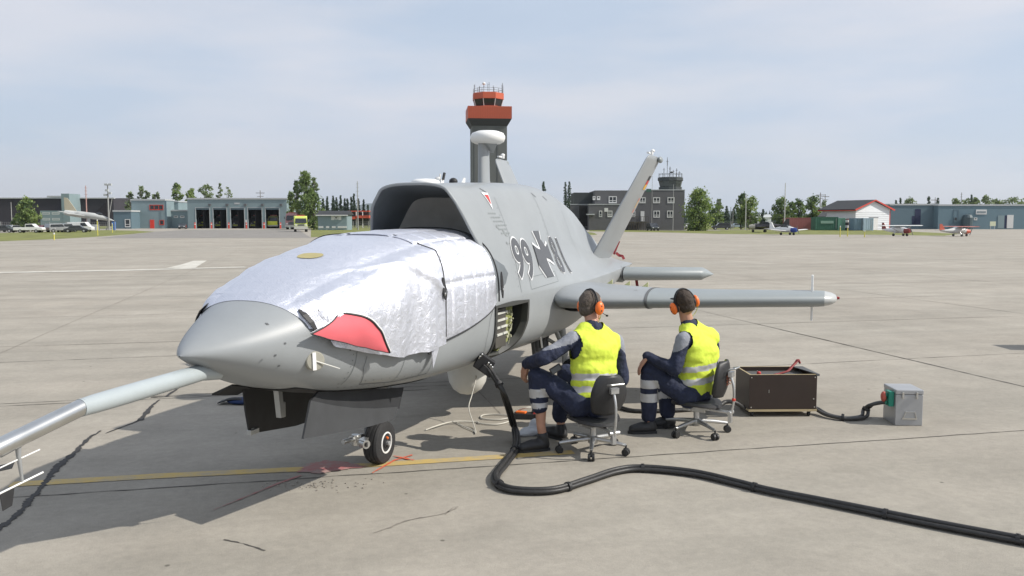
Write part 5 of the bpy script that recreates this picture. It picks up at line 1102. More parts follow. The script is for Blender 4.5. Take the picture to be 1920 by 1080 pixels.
def truck(label,px,Dd,col,py0=None,w=2.5,h=3.0,L=7,grp=None,rz=0,open_=False,lightbar=True):
    t=thing('fire_truck',label,'fire truck',(px_x(px,Dd),Dd,0),rz,grp); a=w/2
    g=MB(); g.prism([(-a,0,.55),(a,0,.55),(a,0,h*.52),(a*.93,.25,h*.93),(a*.85,.3,h),(-a*.85,.3,h),(-a*.93,.25,h*.93),(-a,0,h*.52)],(0,2.2,0)); g.build('cab',col,t,bev=.06)
    g=MB(); g.bbox((-a,2.25,.6),(a,L,h*1.02)); g.build('rear_body',col,t,bev=.05)
    g=MB(); g.prism([(-a*.86,-.0,h*.56),(a*.86,-.0,h*.56),(a*.80,.22,h*.86),(-a*.80,.22,h*.86)],(0,-.03,.0)); g.build('windscreen',Mglass,t)
    g=MB(); g.bbox((-a*1.02,-.25,.42),(a*1.02,.0,.85)); g.build('bumper',mat('bumper_pale',(.45,.45,.40),.5),t)
    g=MB(); g.bbox((-a*.5,-.03,.9),(a*.5,.0,h*.48)); g.build('grille',Mline,t)
    for s in(-1,1):
        g=MB(); g.box((s*a*.74,-.03,1.05),(.34,.06,.2)); g.build('headlight',Mwin,t)
        for y in(.9,L-1.5): g=MB(); g.cyl((s*(a-.34),y,.52),(s*(a+.0),y,.52),.52,seg=18); g.build('wheel',Mtire,t)
        g=MB(); g.box((s*(a+.16),.1,h*.72),(.14,.1,.42)); g.build('mirror',Mline,t)
    g=MB(); g.box((0,.7,h+.1),(a*1.2,.25,.18)); g.build('light_bar',mat('lightbar',(.4,.10,.08),.3),t); return t
fy=mat('fire_yellow',(.62,.66,.05),.35,coat=.3); fdk=mat('fire_dark',(.05,.05,.04),.5); fol=mat('fire_olive',(.13,.13,.03),.5)
truck('bright yellow fire truck parked outside, right of the fire station',564,128,mat('fire_lime',(.66,.74,.16),.4,coat=.3),w=1.95,h=2.35,L=4.2,rz=R(15))
gg='fire trucks standing inside the station bays'
for px,lab,c,dd in((380.5,'dark fire truck standing in the first bay from the left',fdk,4),(412.5,'dark fire truck standing in the second bay',fdk,4.5),(445.5,'dark fire truck standing in the middle bay',fdk,4),(478.5,'dark fire truck standing in the fourth bay',fdk,4.5),(511.5,'yellow and grey fire truck in the rightmost bay',fol,1.5)):
    t=truck(lab,px,Df+dd,c,w=2.1,h=2.6,L=6,grp=gg); g=MB(); g.bbox((-.9,-.29,.5),(.9,-.255,.8)) if px<500 else g.bbox((-1.0,-.29,.7),(1.0,-.255,1.5)); g.build('reflective_band',fy,t)
    if px<500: g=MB(); g.ell((rnd.uniform(-.4,.4),-.3,1.25),(.18,.05,.2)); g.build('reflective_band',fy,t)
truck('red and white rescue truck half hidden between the station and the yellow truck',546,158,mat('rescue_red_white',(.42,.22,.22),.5,var=.3,nscale=1.5),w=2.2,h=3.0,L=6)
# --- far left hangar
Dh=240; hg=thing('hangar','long black roofed hangar with a pale stair block at the far left','building',(px_x(100,Dh),Dh,0))
Mhang=mat('hangar_dark',(.028,.026,.032),.75,var=.15,nscale=.2); Mhang2=mat('hangar_gap',(.015,.013,.016),.9); X0,X1=px_x(-90,Dh),px_x(214,Dh); Zt=pz(370,Dh)
g=MB(); g.prism([(X0,Dh,0),(X0,Dh,Zt*.96),(X0,Dh+9,Zt),(X0,Dh+30,Zt),(X0,Dh+30,0)],(X1-X0,0,0)); g.build('roof_shell',Mhang,hg,world=True)
g=MB(); g.bbox((X0,Dh-.4,Zt*.955),(X1+.3,Dh+.5,Zt*.99)); g.build('eaves',Mtrim,hg,world=True)
g=MB(); g.prism([(px_x(176,Dh),Dh-.3,pz(402,Dh)),(px_x(202,Dh),Dh-.3,pz(378,Dh)),(px_x(202,Dh),Dh-.3,pz(410,Dh))],(0,.2,0)); g.build('door_gap',Mhang2,hg,world=True)
slab(hg,'stair_block',116.5,363,131.5,425,Dh-6,Mblue,dep=6); slab(hg,'side_annexe',76,395,117,425,Dh-6,Mblue,dep=5); 
for a in(80,98): win(hg,a,398,a+14,402,Dh-6); win(hg,a,409,a+14,413,Dh-6)
slab(hg,'roof_hut',90,367,117,370,Dh-.5,Mtrim,dep=2)
# jet monument
jt=thing('fighter_jet','grey and white camouflaged fighter jet mounted low in front of the black hangar','jet',(px_x(166,150),150,0)); Mj=mat('jet_camo',(.42,.43,.42),.5,var=.45,nscale=.35)
Jr=Matrix.Rotation(R(10),4,'Y')@Matrix.Rotation(R(4),4,'Z')
def J(*p): return Jr@Vector(p)+Vector((0,0,2.4))
g=MB(); g.tube([J(-4.0,0,0),J(-3.2,0,.0),J(-1,0,.1),J(1.2,0,.2),J(2.6,0,.15),J(3.9,0,.0),J(4.6,0,-.08)],[.42,.5,.58,.55,.40,.2,.03],14); g.build('fuselage',Mj,jt,smooth=50)
g=MB(); g.ell(J(1.6,0,.62),(.8,.28,.32)); g.build('canopy',Mglass,jt,smooth=90)
for s in(-1,1): g=MB(); g.prism([J(-.1,.3*s,0),J(-2.6,2.3*s,0),J(-3.3,2.3*s,0),J(-2.9,.3*s,0)],(0,0,.10)); g.build('wing',Mj,jt); g=MB(); g.prism([J(-3.2,.3*s,.05),J(-4.3,1.4*s,.05),J(-4.7,1.4*s,.05),J(-4.3,.3*s,.05)],(0,0,.07)); g.build('tailplane',Mj,jt)
g=MB(); g.prism([J(-2.0,.06,.5),J(-3.9,.06,2.55),J(-4.5,.06,2.55),J(-4.1,.06,.45)],(0,-.12,0)); g.build('tail_fin',mat('fin_tan',(.42,.38,.28),.6),jt)
g=MB(); g.cyl((0,0,0),(0,0,2.4),.28,seg=10); g.box((0,0,.5),(3.2,1.2,1.0)); g.build('plinth',Mtrim,jt)
# --- control towers and dark building
Mtw=mat('tower_concrete',(.105,.112,.108),.8,var=.1,nscale=.4,streak=(1,1,.15)); Mor=mat('tower_orange',(.48,.095,.04),.55,var=.05)
Dt=205; tw=thing('control_tower','tall grey control tower with orange gallery and glazed cab behind the aircraft','control tower',(px_x(915,Dt),Dt+4,0)); tx=px_x(915,Dt)
def rbox(g,cx,cy,z0,z1,w,rz_,w2=None):
    w2=w2 or w; vs=[]
    for z,ww in((z0,w),(z1,w2)):
        for a,b in((-1,-1),(1,-1),(1,1),(-1,1)): v=Matrix.Rotation(rz_,3,'Z')@Vector((a*ww/2,b*ww/2,0)); vs.append((cx+v.x,cy+v.y,z))
    g.add(vs,[(3,2,1,0),(4,5,6,7)]+[(i,(i+1)%4,4+(i+1)%4,4+i) for i in range(4)])
g=MB(); rbox(g,tx,Dt+4,0,pz(233,Dt),8.3,R(6)); g.build('shaft',Mtw,tw,world=True)
g=MB(); 
for dxx in(-3.6,-1.0,1.9): 
    v=Matrix.Rotation(R(6),3,'Z')@Vector((dxx,-4.19,0)); g.box((tx+v.x,Dt+4+v.y,pz(290,Dt)),(.12,.1,14),R(6))
g.build('shaft_ribs',Mline,tw,world=True)
g=MB(); rbox(g,tx,Dt+4,pz(236,Dt),pz(223,Dt),8.5,R(6),10.4); g.build('gallery_soffit',Mroof,tw,world=True)
g=MB(); rbox(g,tx,Dt+4,pz(223,Dt)+.003,pz(200,Dt),10.4,R(6)); g.build('gallery_band',Mor,tw,world=True)
g=MB()
for k in range(26):
    v=Matrix.Rotation(R(6),3,'Z')@Vector((-5.1+.41*k,-5.22,0)); g.box((tx+v.x,Dt+4+v.y,(pz(223,Dt)+pz(200,Dt))/2),(.05,.06,pz(200,Dt)-pz(223,Dt)-.1),R(6))
g.build('cladding_ribs',mat('orange_dark',(.33,.06,.025),.6),tw,world=True)
def octo(z0,z1,r0,r1): return [(r0,z0),(r1,z1)]
Mo=Matrix.Rotation(R(22.5+6),3,'Z')
cb=MB(); cb.lathe((tx,Dt+4,0),[(3.25,pz(200,Dt)),(3.25,pz(197,Dt)),(3.25,pz(196.5,Dt)),(3.75,pz(183.5,Dt))],8,M=Mo); cb=cb.build('cab_glazing',mat('cab_glass',(.018,.018,.02),.12,var=.2),tw,world=True)
g=MB(); g.lathe((tx,Dt+4,0),[(3.45,pz(200,Dt)),(3.45,pz(196.8,Dt))],8,M=Mo); g.build('cab_sill',Mor,tw,world=True)
g=MB()
for k in range(8):
    a=R(22.5+6+45*k); g.cyl((tx+3.3*math.cos(a),Dt+4+3.3*math.sin(a),pz(197,Dt)),(tx+3.8*math.cos(a),Dt+4+3.8*math.sin(a),pz(183.5,Dt)),.09,seg=6)
g.build('mullions',Mwin,cb,world=True)
g=MB(); g.lathe((tx,Dt+4,0),[(3.9,pz(183.5,Dt)),(3.95,pz(183,Dt)),(3.95,pz(172,Dt)),(3.7,pz(171.2,Dt))],8,M=Mo); g.build('cab_roof',Mor,tw,world=True)
g=MB(); zr=pz(171.2,Dt)
for k in range(16):
    a=2*math.pi*k/16; g.cyl((tx+3.6*math.cos(a),Dt+4+3.6*math.sin(a),zr),(tx+3.6*math.cos(a),Dt+4+3.6*math.sin(a),zr+1.0+(.9 if k%3==0 else 0)),.045,seg=5)
for z in(.5,1.0): g.tube([(tx+3.6*math.cos(2*math.pi*k/24),Dt+4+3.6*math.sin(2*math.pi*k/24),zr+z) for k in range(25)],.035,5)
g.build('railing',Mline,tw,world=True)
for px,zt,rr in((890,.9+1.2,.05),(907,2.0,.06),(917,2.6,.05),(942,2.4,.06),(925,1.8,.05),(899,1.6,.1)):
    g=MB(); x=px_x(px,Dt); g.cyl((x,Dt+3,zr),(x,Dt+3,zr+zt),rr,seg=6); g.box((x,Dt+3,zr+zt*.8),(.35,.1,.05)); g.build('aerial',Mline,tw,world=True)
g=MB(); x=px_x(907,Dt); g.ell((x,Dt+3,zr+2.3),(.42,.42,.34)); g.build('radar_dome',Mwhite,tw,world=True,smooth=90)
# dark building with old cab
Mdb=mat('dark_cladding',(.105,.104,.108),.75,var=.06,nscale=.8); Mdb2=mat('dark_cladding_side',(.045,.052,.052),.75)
Dd=150; db=thing('operations_building','dark grey two storey building with an old round control cab on its roof','building',(px_x(1180,Dd),Dd,0))
def cap_(par,x0,x1,y,Dq,dep):
    g=MB(); X0,X1,Z=px_x(x0,Dq),px_x(x1,Dq),pz(y,Dq); g.bbox((X0-.06,Dq-.06,Z+.003),(X1+.06,Dq+dep,Z+.14)); g.build('parapet_cap',Mtrim,par,world=True)
blk(db,'main_block',1115,1283,357,Dd,12,Mdb,roof=False); cap_(db,1215,1283,356.8,Dd,12); 
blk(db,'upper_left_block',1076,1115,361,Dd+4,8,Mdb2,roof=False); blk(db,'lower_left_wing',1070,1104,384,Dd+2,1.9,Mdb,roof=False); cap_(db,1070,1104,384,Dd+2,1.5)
X0,X1=px_x(1104,Dd),px_x(1170,Dd); blk(db,'front_wing',1104,1170,384,Dd-3,2.95,Mdb,roof=False); cap_(db,1104,1170,384,Dd-3,2.9)
slab(db,'porch_recess',1086,386,1104,424,Dd-.4,Mint,dep=.3); slab(db,'porch_canopy',1100,401,1115,403,Dd-4,Mtrim,dep=1)
for a,b,c,e,Dq,m_ in((1111,368,1116,375,Dd,0),(1119,368,1125,375,Dd,0),(1141,368,1156,381,Dd,1),(1198.5,370,1210,381,Dd,1),(1224,370,1237,381,Dd,1),(1251,370,1264,381,Dd,1),(1123,395,1129,407,Dd-3,0),(1139,395,1148,407,Dd-3,1),(1183,395,1191,407,Dd,1),(1225,395,1237,408,Dd,1),(1250.5,395,1262,408,Dd,1)): win(db,a,b,c,e,Dq,mull=m_,rail=True)
dr=slab(db,'door',1201,396,1208,415,Dd,Mwin); slab(db,'door_sign',1202,404,1206.5,414,Dd-.1,Mwin)
g=MB(); X0,X1=px_x(1178,Dd-2),px_x(1214,Dd-2); z=pz(416,Dd-2); g.bbox((X0,Dd-3,z-.15),(X1,Dd-.1,z)); 
for k in range(9): x=X0+(X1-X0)*k/8; g.box((x,Dd-2.95,z+.45),(.06,.06,.9)); g.box((x,Dd-2.9,z/2),(.12,.12,z))
g.box(((X0+X1)/2,Dd-2.95,z+.9),(X1-X0,.07,.07)); g.build('entrance_deck',mat('deck_timber',(.07,.06,.045),.8),db,world=True)
slab(db,'heat_pump',1133,390,1140,397,Dd-3.2,Mwin); slab(db,'roof_unit',1211,354,1220,360,Dd-.5,mat('unit_green',(.05,.12,.09),.6))
cx,cy=px_x(1256,Dd+6),Dd+6; z0=pz(357,Dd+6)
g=MB(); g.lathe((cx,cy,0),[(2.1,z0-.5),(2.1,z0+.6)],10); oc=g.build('cab_base',Mdb2,db,world=True)
g=MB(); g.lathe((cx,cy,0),[(1.9,z0+.6),(2.15,pz(340,Dd+6))],10); g.build('cab_glass',mat('old_cab_glass',(.05,.06,.055),.25,var=.4,nscale=1.5),oc,world=True)
g=MB(); g.lathe((cx,cy,0),[(2.15,pz(340,Dd+6)),(2.3,pz(339,Dd+6)),(2.3,pz(333.5,Dd+6)),(2.15,pz(332.5,Dd+6))],10); g.build('cab_roof',Mdb2,oc,world=True)
g=MB(); zr=pz(332.5,Dd+6)
for k in range(10):
    a=2*math.pi*k/10; g.cyl((cx+2.1*math.cos(a),cy+2.1*math.sin(a),zr),(cx+2.1*math.cos(a),cy+2.1*math.sin(a),zr+.7),.04,seg=5)
g.tube([(cx+2.1*math.cos(2*math.pi*k/20),cy+2.1*math.sin(2*math.pi*k/20),zr+.6) for k in range(21)],.03,5)
for dx_,h_,r_ in((-1.2,1.7,.05),(-.6,3.6,.04),(-.1,1.9,.07),(.5,1.3,.05),(1.1,1.6,.05),(1.6,1.1,.04)): g.cyl((cx+dx_,cy,zr),(cx+dx_,cy,zr+h_),r_,seg=5); g.box((cx+dx_,cy,zr+h_*.8),(.4,.08,.06))
g.ell((cx-.6,cy,zr+2.6),(.07,.07,.9),u=8,w=6); g.ell((cx+.2,cy,zr+.9),(.3,.3,.18),u=8,w=6); g.build('aerials',Mline,oc,world=True)
# --- small blue shed and red structure left of the intake
Ds=150; sh=thing('garden_shed','small blue grey shed with dark roof and white window right of the yellow truck','shed',(px_x(623,Ds),Ds,0))
X0,X1=px_x(596,Ds),px_x(650,Ds); blk(sh,'wall',596,650,403,Ds,5,Mblue,roof=False); zt=pz(403,Ds); g=MB(); g.prism([(X0-.3,Ds-.4,zt),(X0-.3,Ds+2.5,zt+.75),(X0-.3,Ds+5.4,zt)],(X1-X0+.6,0,0)); g.build('roof',Mroof,sh,world=True)
g=MB(); g.bbox((X0-.3,Ds-.42,zt-.16),(X1+.3,Ds-.36,zt+.02)); g.build('fascia',Mwin,sh,world=True); w_=win(sh,627,406,634,411.5,Ds); 
for a,b in((621,626.5),(634.5,640)): slab(w_,'shutter',a,405,b,412.5,Ds,Mwin)
for a,b in((597,606),(611,617),(622,629),(633,650)): slab(sh,'base_panel',a,424,b,427.5,Ds-.1,Mwin)
Dr=185; rs=thing('red_structure','long red and white roofed market stand far behind the blue shed','shed',(px_x(670,Dr),Dr,0))
for a,b,c,e in((652,395,692,397),(653,406,666,411),(667,404,692,409)): slab(rs,'red_panel',a,b,c,e,Dr-(1 if b>400 else 0),mat('stand_red',(.50,.08,.04),.6,var=.3,nscale=1),dep=3)
slab(rs,'dark_wall',652,398,692,423,Dr+1,Mdb2,dep=3)
for px in(655,668,680): g=MB(); g.cyl((px_x(px,Dr-.5),Dr-.5,0),(px_x(px,Dr-.5),Dr-.5,pz(397,Dr)),.1,seg=6); g.build('post',Mwin,rs,world=True)
# --- right hand buildings
Dw=150; wh=thing('white_house','white gabled house with a dark roof and red trim right of the containers','house',(px_x(1610,Dw),Dw,0)); Mwall=mat('house_white',(.72,.74,.76),.6,var=.03)
ze=pz(391.5,Dw); zr=pz(376,Dw+2); ra=R(25); e1=Vector((math.cos(ra),math.sin(ra),0)); e2=Vector((-math.sin(ra),math.cos(ra),0)); Ph=Vector((px_x(1604,Dw),Dw,0)); Wd,Ln=8.4,7.9
def hp_(a,b,z): return Ph+e1*a+e2*b+Vector((0,0,z))
g=MB(); g.prism([hp_(0,0,0),hp_(Wd,0,0),hp_(Wd,0,ze),hp_(Wd/2,0,zr-.12),hp_(0,0,ze)],e2*Ln); g.build('wall',Mwall,wh,world=True)
g=MB()
for q in(0,Wd):
    s_=-1 if q==0 else 1
    g.prism([hp_(q+s_*.5,-.45,ze-.22),hp_(Wd/2+(.01 if q else 0),-.45,zr),hp_(Wd/2+(.01 if q else 0),-.45,zr+.14),hp_(q+s_*.6,-.45,ze-.08)],e2*(Ln+.9))
g.build('roof',Mroof,wh,world=True)
g=MB()
for q in(0,Wd):
    s_=-1 if q==0 else 1
    g.prism([hp_(q+s_*.52,-.52,ze-.36),hp_(Wd/2,-.52,zr-.06),hp_(Wd/2,-.52,zr+.16),hp_(q+s_*.66,-.52,ze-.10)],e2*.06)
g.prism([hp_(-.62,-.46,ze-.36),hp_(-.62,Ln+.4,ze-.36),hp_(-.62,Ln+.4,ze-.20),hp_(-.62,-.46,ze-.20)],-e1*.05); g.build('barge_board',Mredt,wh,world=True)
def hslab(name,a,b,z0,z1,m): g=MB(); g.prism([hp_(a,-.04,z0),hp_(b,-.04,z0),hp_(b,-.04,z1),hp_(a,-.04,z1)],e2*.037); return g.build(name,m,wh,world=True)
hslab('garage_door',3.3,5.4,0,2.1,Mwin); hslab('door_lintel',3.2,5.5,2.11,2.25,Mline); hslab('corner_board',Wd-.14,Wd+.02,0,ze-.3,Mredt)
for k in range(9): hslab('siding_shadow_line',.02,Wd-.16,.35*k+.30,.35*k+.315,Mtrim)
Dc=145
def cont(label,x0,x1,y0,y1,m,Dq=Dc,dep=2.4,name='shipping_container'):
    t=thing(name,label,'container',(px_x((x0+x1)/2,Dq),Dq,0),0,'containers between the light aircraft and the white house'); g=MB(); X0,X1,Z=px_x(x0,Dq),px_x(x1,Dq),pz(y0,Dq); g.bbox((X0,Dq,.05),(X1,Dq+dep,Z)); n_=max(4,int((X1-X0)/.3))
    for k in range(n_): x=X0+(X1-X0)*(k+.5)/n_; g.bbox((x-.07,Dq-.05,.25),(x+.07,Dq,Z-.15))
    g.build('shell',m,t,world=True); g=MB()
    for x in(X0,X1): g.bbox((x-.06,Dq-.09,.0),(x+.06,Dq+.06,Z+.02))
    g.bbox((X0,Dq-.07,Z-.1),(X1,Dq-.01,Z+.02)); g.build('frame',m,t,world=True)
    g=MB(); g.bbox((X1-.32,Dq-.08,.3),(X1-.28,Dq-.04,Z-.2)); g.build('lock_bar',Malu,t,world=True); return t
cont('long faded red container left of the green one',1476,1527,408.5,425,mat('container_red',(.34,.12,.11),.6,var=.1,nscale=.7),Dc+6)
c_=cont('dark green container with a pale panel',1530,1571,407,426,mat('container_green',(.035,.13,.085),.6,var=.1)); slab(c_,'pale_panel',1539,414,1563,419,Dc-.1,mat('panel_pale_green',(.20,.32,.26),.6))
cont('light green container end beside the dark green container',1572,1584,409,427,mat('container_light_green',(.15,.33,.24),.6)); cont('small maroon container end left of the white house',1591,1601,410,427,mat('container_maroon',(.22,.07,.08),.6)); cont('blue grey container against the white house wall',1603,1619.5,409,429,mat('container_blue',(.16,.24,.31),.6),Dc-3); cont('pale blue container right of the blue grey one',1620,1637,409,429.5,mat('container_pale_blue',(.45,.56,.65),.6),Dc-3.5)
t=thing('white_drums','stack of white and black drums between two containers','drums',(px_x(1588,Dc),Dc,0)); 
for k in range(4):
    g=MB(); z=.45*k; g.cyl((0,0,z+.02),(0,0,z+.42),.32,seg=12); g.build('drum',Mwin if k%2 else Mblk,t,smooth=40)
lp=thing('green_lean_to','low dark roofed lean-to above the green container','shed',(px_x(1552,Dw),Dw,0)); X0,X1=px_x(1530,Dw),px_x(1572,Dw); g=MB(); z=pz(407,Dw); g.prism([(X0,Dw-.5,z),(X0+1.6,Dw+1.5,pz(399,Dw)),(X1-1.4,Dw+1.5,pz(399,Dw)),(X1-2.4,Dw-.5,z)],(0,0,.1)); g.build('roof',Mroof,lp,world=True); g=MB(); g.bbox((X0+.1,Dw,0),(X1-.3,Dw+.2,z)); g.build('wall',mat('lean_green',(.05,.12,.09),.7),lp,world=True)
Db=165; lb=thing('long_hangar','long low blue building with a sign on its wall at the right edge','building',(px_x(1800,Db),Db,0))
blk(lb,'left_section',1668,1759,385,Db,14,Mblue2); blk(lb,'right_section',1759,1925,386,Db-2,16,mat('siding_blue_mid',(.12,.19,.225),.7,var=.05))
slab(lb,'door_recess',1715,392,1726,421,Db-.02,mat('navy_recess',(.012,.02,.06),.7),.02); slab(lb,'door_recess',1710,405,1716,421,Db-.02,MATS['navy_recess'],.02); 
f_=win(lb,1787,393,1797,419,Db-2,Mblue2,MATS['siding_blue_mid']); win(lb,1788,407,1795,415,Db-2.1,Mblue2)
ss=slab(lb,'wall_sign',1829,393,1849,402,Db-2,Mwin,.1)
g=MB()
for k in range(7): g.bbox((px_x(1831+2.4*k,Db-2),Db-2.13,pz(399.5,Db-2)),(px_x(1832.4+2.4*k,Db-2),Db-2.1,pz(396,Db-2)))
g.build('sign_letters',Mblue2,ss,world=True)
for a,b in((1816,1820),(1820.5,1824),(1826,1832)): win(lb,a,408,b,413,Db-2)
dr=slab(lb,'door',1888,403,1900,428,Db-2,Mwin,.06); slab(lb,'door',1871,404,1883,428,Db-2,Mblue,.06); slab(lb,'painted_door_shadow',1883.5,404,1888,428,Db-2,MATS['navy_recess'],.03)  # the navy strip between the doors is a painted shadow
g=MB(); x=px_x(1812,Db-3); 
for k in range(5): g.cyl((x+.5*k*.4,Db-3.2,0),(x+.2*k,Db-3.2,pz(402,Db-3)+.2*math.sin(k)),.05,seg=5)
g.lathe((x+.2,Db-3,0),[(.9,.2),(1.0,2.2),(.7,2.7),(.1,2.9)],12); g.build('tank_rack',mat('tank_blue_dark',(.05,.08,.09),.6),lb,world=True)
t=thing('notice_sign','small yellow and white sign standing before the blue building','sign',(px_x(1862,150),150,0)); g=MB(); g.box((0,0,1.1),(1.0,.06,.8)); g.build('board',mat('sign_cream',(.62,.64,.45),.6),t); g=MB(); g.cyl((-.35,.05,0),(-.35,.05,1.1),.04); g.cyl((.35,.05,0),(.35,.05,1.1),.04); g.build('legs',Malu,t)
# white distant shed
t=thing('white_shed','tiny white shed far away between the trees and the light aircraft','shed',(px_x(1432,230),230,0)); g=MB(); g.bbox((-2,0,0),(2,3,2.4)); g.build('wall',Mwall,t); g=MB(); g.prism([(-2.2,-.2,2.4),(-2.2,1.5,3.2),(-2.2,3.2,2.4)],(4.4,0,0)); g.build('roof',Mtrim,t)
# --- light aircraft
def plane(label,px,Dd_,rz,high,body,acc,sc=.8):
    t=thing('light_aircraft',label,'light aircraft',(px_x(px,Dd_),Dd_,0),rz,'light aircraft parked on the apron edge'); t.scale=(sc,sc,sc)
    g=MB(); P=[(3.0,1.0,.30),(2.7,1.0,.42),(1.8,1.05,.52),(.8,1.15,.62),(-.6,1.15,.58),(-2.2,1.1,.34),(-3.8,1.15,.12)]; g.tube([(x,0,z) for x,z,r_ in P],[r_ for *_,r_ in P],14); g.build('fuselage',body,t,smooth=50)
    g=MB(); g.tube([(3.02,0,.98),(2.7,0,.98),(1.9,0,1.0)],[.33,.45,.54],14); g.build('cowling',acc,t,smooth=50)
    wz=1.95 if high else .78; g=MB(); rows=[]
    for y in(-4.9,-4.6,-.4,.4,4.6,4.9):
        q=abs(y); tt=.10 if q<4.7 else .04; dz=wz+(.0 if high else .06*q); rows.append([(1.35-.0*q,y,dz),(1.1,y,dz+tt),(.4,y,dz+tt*.9),(-.2,y,dz),(.4,y,dz-tt*.5),(1.1,y,dz-tt*.6)])
    g.grid([[Vector(p) for p in r_] for r_ in rows],closed=True); g.build('wing',body if not (high and acc.name!='plane_maroon') else acc,t,smooth=40)
    g=MB(); g.prism([(1.3,-.5,1.4),(.9,-.45,1.95),(-.2,-.45,1.95),(-.9,-.4,1.5)],(0,.95,0)) ; g.build('cabin_glass',Mglass if not high else mat('pale_glass',(.30,.32,.33),.2),t)
    g=MB(); g.prism([(-2.7,-.05,1.3),(-3.5,-.05,2.5),(-4.0,-.05,2.5),(-4.0,-.05,1.2)],(0,.1,0)); g.build('tail_fin',body if not high else acc,t); g=MB(); g.prism([(-3.1,-1.6,1.2),(-2.9,0,1.2),(-3.1,1.6,1.2),(-3.9,1.6,1.2),(-3.9,-1.6,1.2)],(0,0,.06)); g.build('tailplane',body,t)
    g=MB(); g.box((3.34,0,1.0),(.05,.12,1.7),0,R(25)); g.cyl((3.2,0,1.0),(3.45,0,1.0),.12,.04); g.build('propeller',Mline,t)
    for x,y in((2.3,0),(.2,-1.2),(.2,1.2)):
        g=MB(); g.cyl((x,y*.6,.9),(x,y,.25),.06,seg=6); l_=g.build('gear_leg',Malu,t); g=MB(); g.cyl((x,y-.1,.24),(x,y+.1,.24),.24,seg=14); g.build('wheel',Mtire,l_)
    if high:
        for s in(-1,1): g=MB(); g.cyl((.7,s*.5,.8),(.6,s*2.7,1.92),.05,seg=6); g.build('wing_strut',Malu,t)
    return t
pwh=mat('plane_white',(.70,.70,.69),.35); plane('low winged white light aircraft with a blue cowling parked on the apron edge',1472,103,R(-62),False,pwh,mat('plane_blue',(.02,.05,.24),.35),.62)
plane('high winged white light aircraft with a maroon nose before the white house',1684,97,R(-70),True,pwh,mat('plane_maroon',(.20,.035,.03),.4),.60)
plane('high winged light aircraft with faded red wings and tail before the blue building',1795,95,R(12),True,mat('plane_grey',(.52,.52,.50),.4),mat('plane_red',(.45,.10,.06),.4),.55)
t=plane('dark light aircraft with a white tail parked behind the white and blue one',1437,124,R(160),False,mat('plane_dark',(.05,.045,.05),.4),mat('plane_tan',(.45,.42,.35),.5),.8)
# --- poles, posts
Mpole=mat('pole_grey',(.30,.30,.29),.7); Mwood=mat('pole_wood',(.16,.14,.12),.8)
def pole(label,px,Dp,ytop,kind='mast',r=.09,m=None,cat='pole',name='utility_pole',grp=None):
    t=thing(name,label,cat,(px_x(px,Dp),Dp,0),0,grp); H=pz(ytop,Dp); m=m or Mpole; g=MB(); g.cyl((0,0,0),(0,0,H),r,r*.6,seg=8); g.build('pole_shaft',m,t,smooth=50)
    if kind=='cross': g=MB(); g.box((0,0,H-.6),(2.0,.12,.12)); g.box((0,0,H-1.4),(1.5,.1,.1)); g.build('crossarm',m,t)
    if kind=='flood':
        g=MB(); 
        for k,(x_,z_) in enumerate(((-.2,H-.1),(.5,H-.1),(-.1,H-1.1),(.4,H-1.6),(-.4,H-1.9))): g.box((x_,-.1,z_),(.5,.4,.35))
        g.build('floodlight',Mtrim,t)
    if kind=='antenna': g=MB(); [g.box((0,0,H*q),(.5,.06,.05)) for q in(.95,.88,.8,.7)]; g.build('dipoles',m,t)
    return t
pole('tall red and white mast behind the parked cars at the left',163,150,348,r=.12,m=mat('mast_red_white',(.42,.25,.22),.6),kind='antenna'); pole('pale pole with floodlights beside the left hangar',204,150,345,'flood',.16); 
t=pole('leaning brace pole left of the floodlight pole',199,150,370,r=.09); t.rotation_euler=(0,R(12),0); t=pole('slanted pale pole at the far left edge',-2,130,380,r=.12); t.rotation_euler=(0,R(-8),0)
pole('thin grey pole behind the left tree',22,150,379,r=.08); pole('wooden cross armed pole above the fire station roof',489,200,357,'cross',.12,Mwood); pole('tall pale antenna pole right of the blue shed',671,150,340,'antenna',.11); 
pole('tall steel flagpole behind the white and blue light aircraft',1471,130,343,r=.10,m=mat('pole_pale',(.46,.46,.44),.5)); pole('pale lamp pole beside the tree clump',1398,150,365,r=.10,m=MATS['pole_pale']); pole('short pole left of the lamp pole',1370,160,388,r=.08); pole('shorter pole beside it, farther left of the tree clump',1374,165,392,r=.08)
pole('slim pole in front of the dark building',1262,145,346,r=.045,m=MATS['pole_pale']); pole('thin dark pole behind the tail fin',1222,149,330,r=.05); 
pole('left wooden power pole of the pair behind the right trees',1537,210,361,'cross',.14,Mwood); pole('right wooden power pole of the pair behind the right trees',1546,214,364,'cross',.13,Mwood); pole('thin mast above the long blue building',1801,185,361,'antenna',.12); pole('pole above the left end of the blue building',1752,190,370,'cross',.10,Mwood); pole('pole above the right door of the blue building',1866,168,383,r=.05)
for px,Dp,yt,lab in((100,78,437,'short yellow marker post on the near left grass'),(182,100,412,'tall yellow pipe left of the fire station'),(210,120,419,'yellow pipe beside the fire station corner'),(1576,92,424,'left yellow marker stake on the right grass'),(1590,94,425,'second yellow marker stake on the right grass'),(1622,90,432,'low yellow marker stake on the right grass')):
    t=thing('marker_post',lab,'post',(px_x(px,Dp),Dp,0),0,'yellow marker posts on the grass'); g=MB(); H=max(.6,pz(yt,Dp)); g.cyl((0,0,0),(0,0,H),.06,.05,seg=8); g.build('stake',mat('post_yellow',(.55,.50,.10),.6),t); g=MB(); g.cyl((0,0,H-.12),(0,0,H+.03),.065,seg=8); g.build('post_cap',Mwin,t)
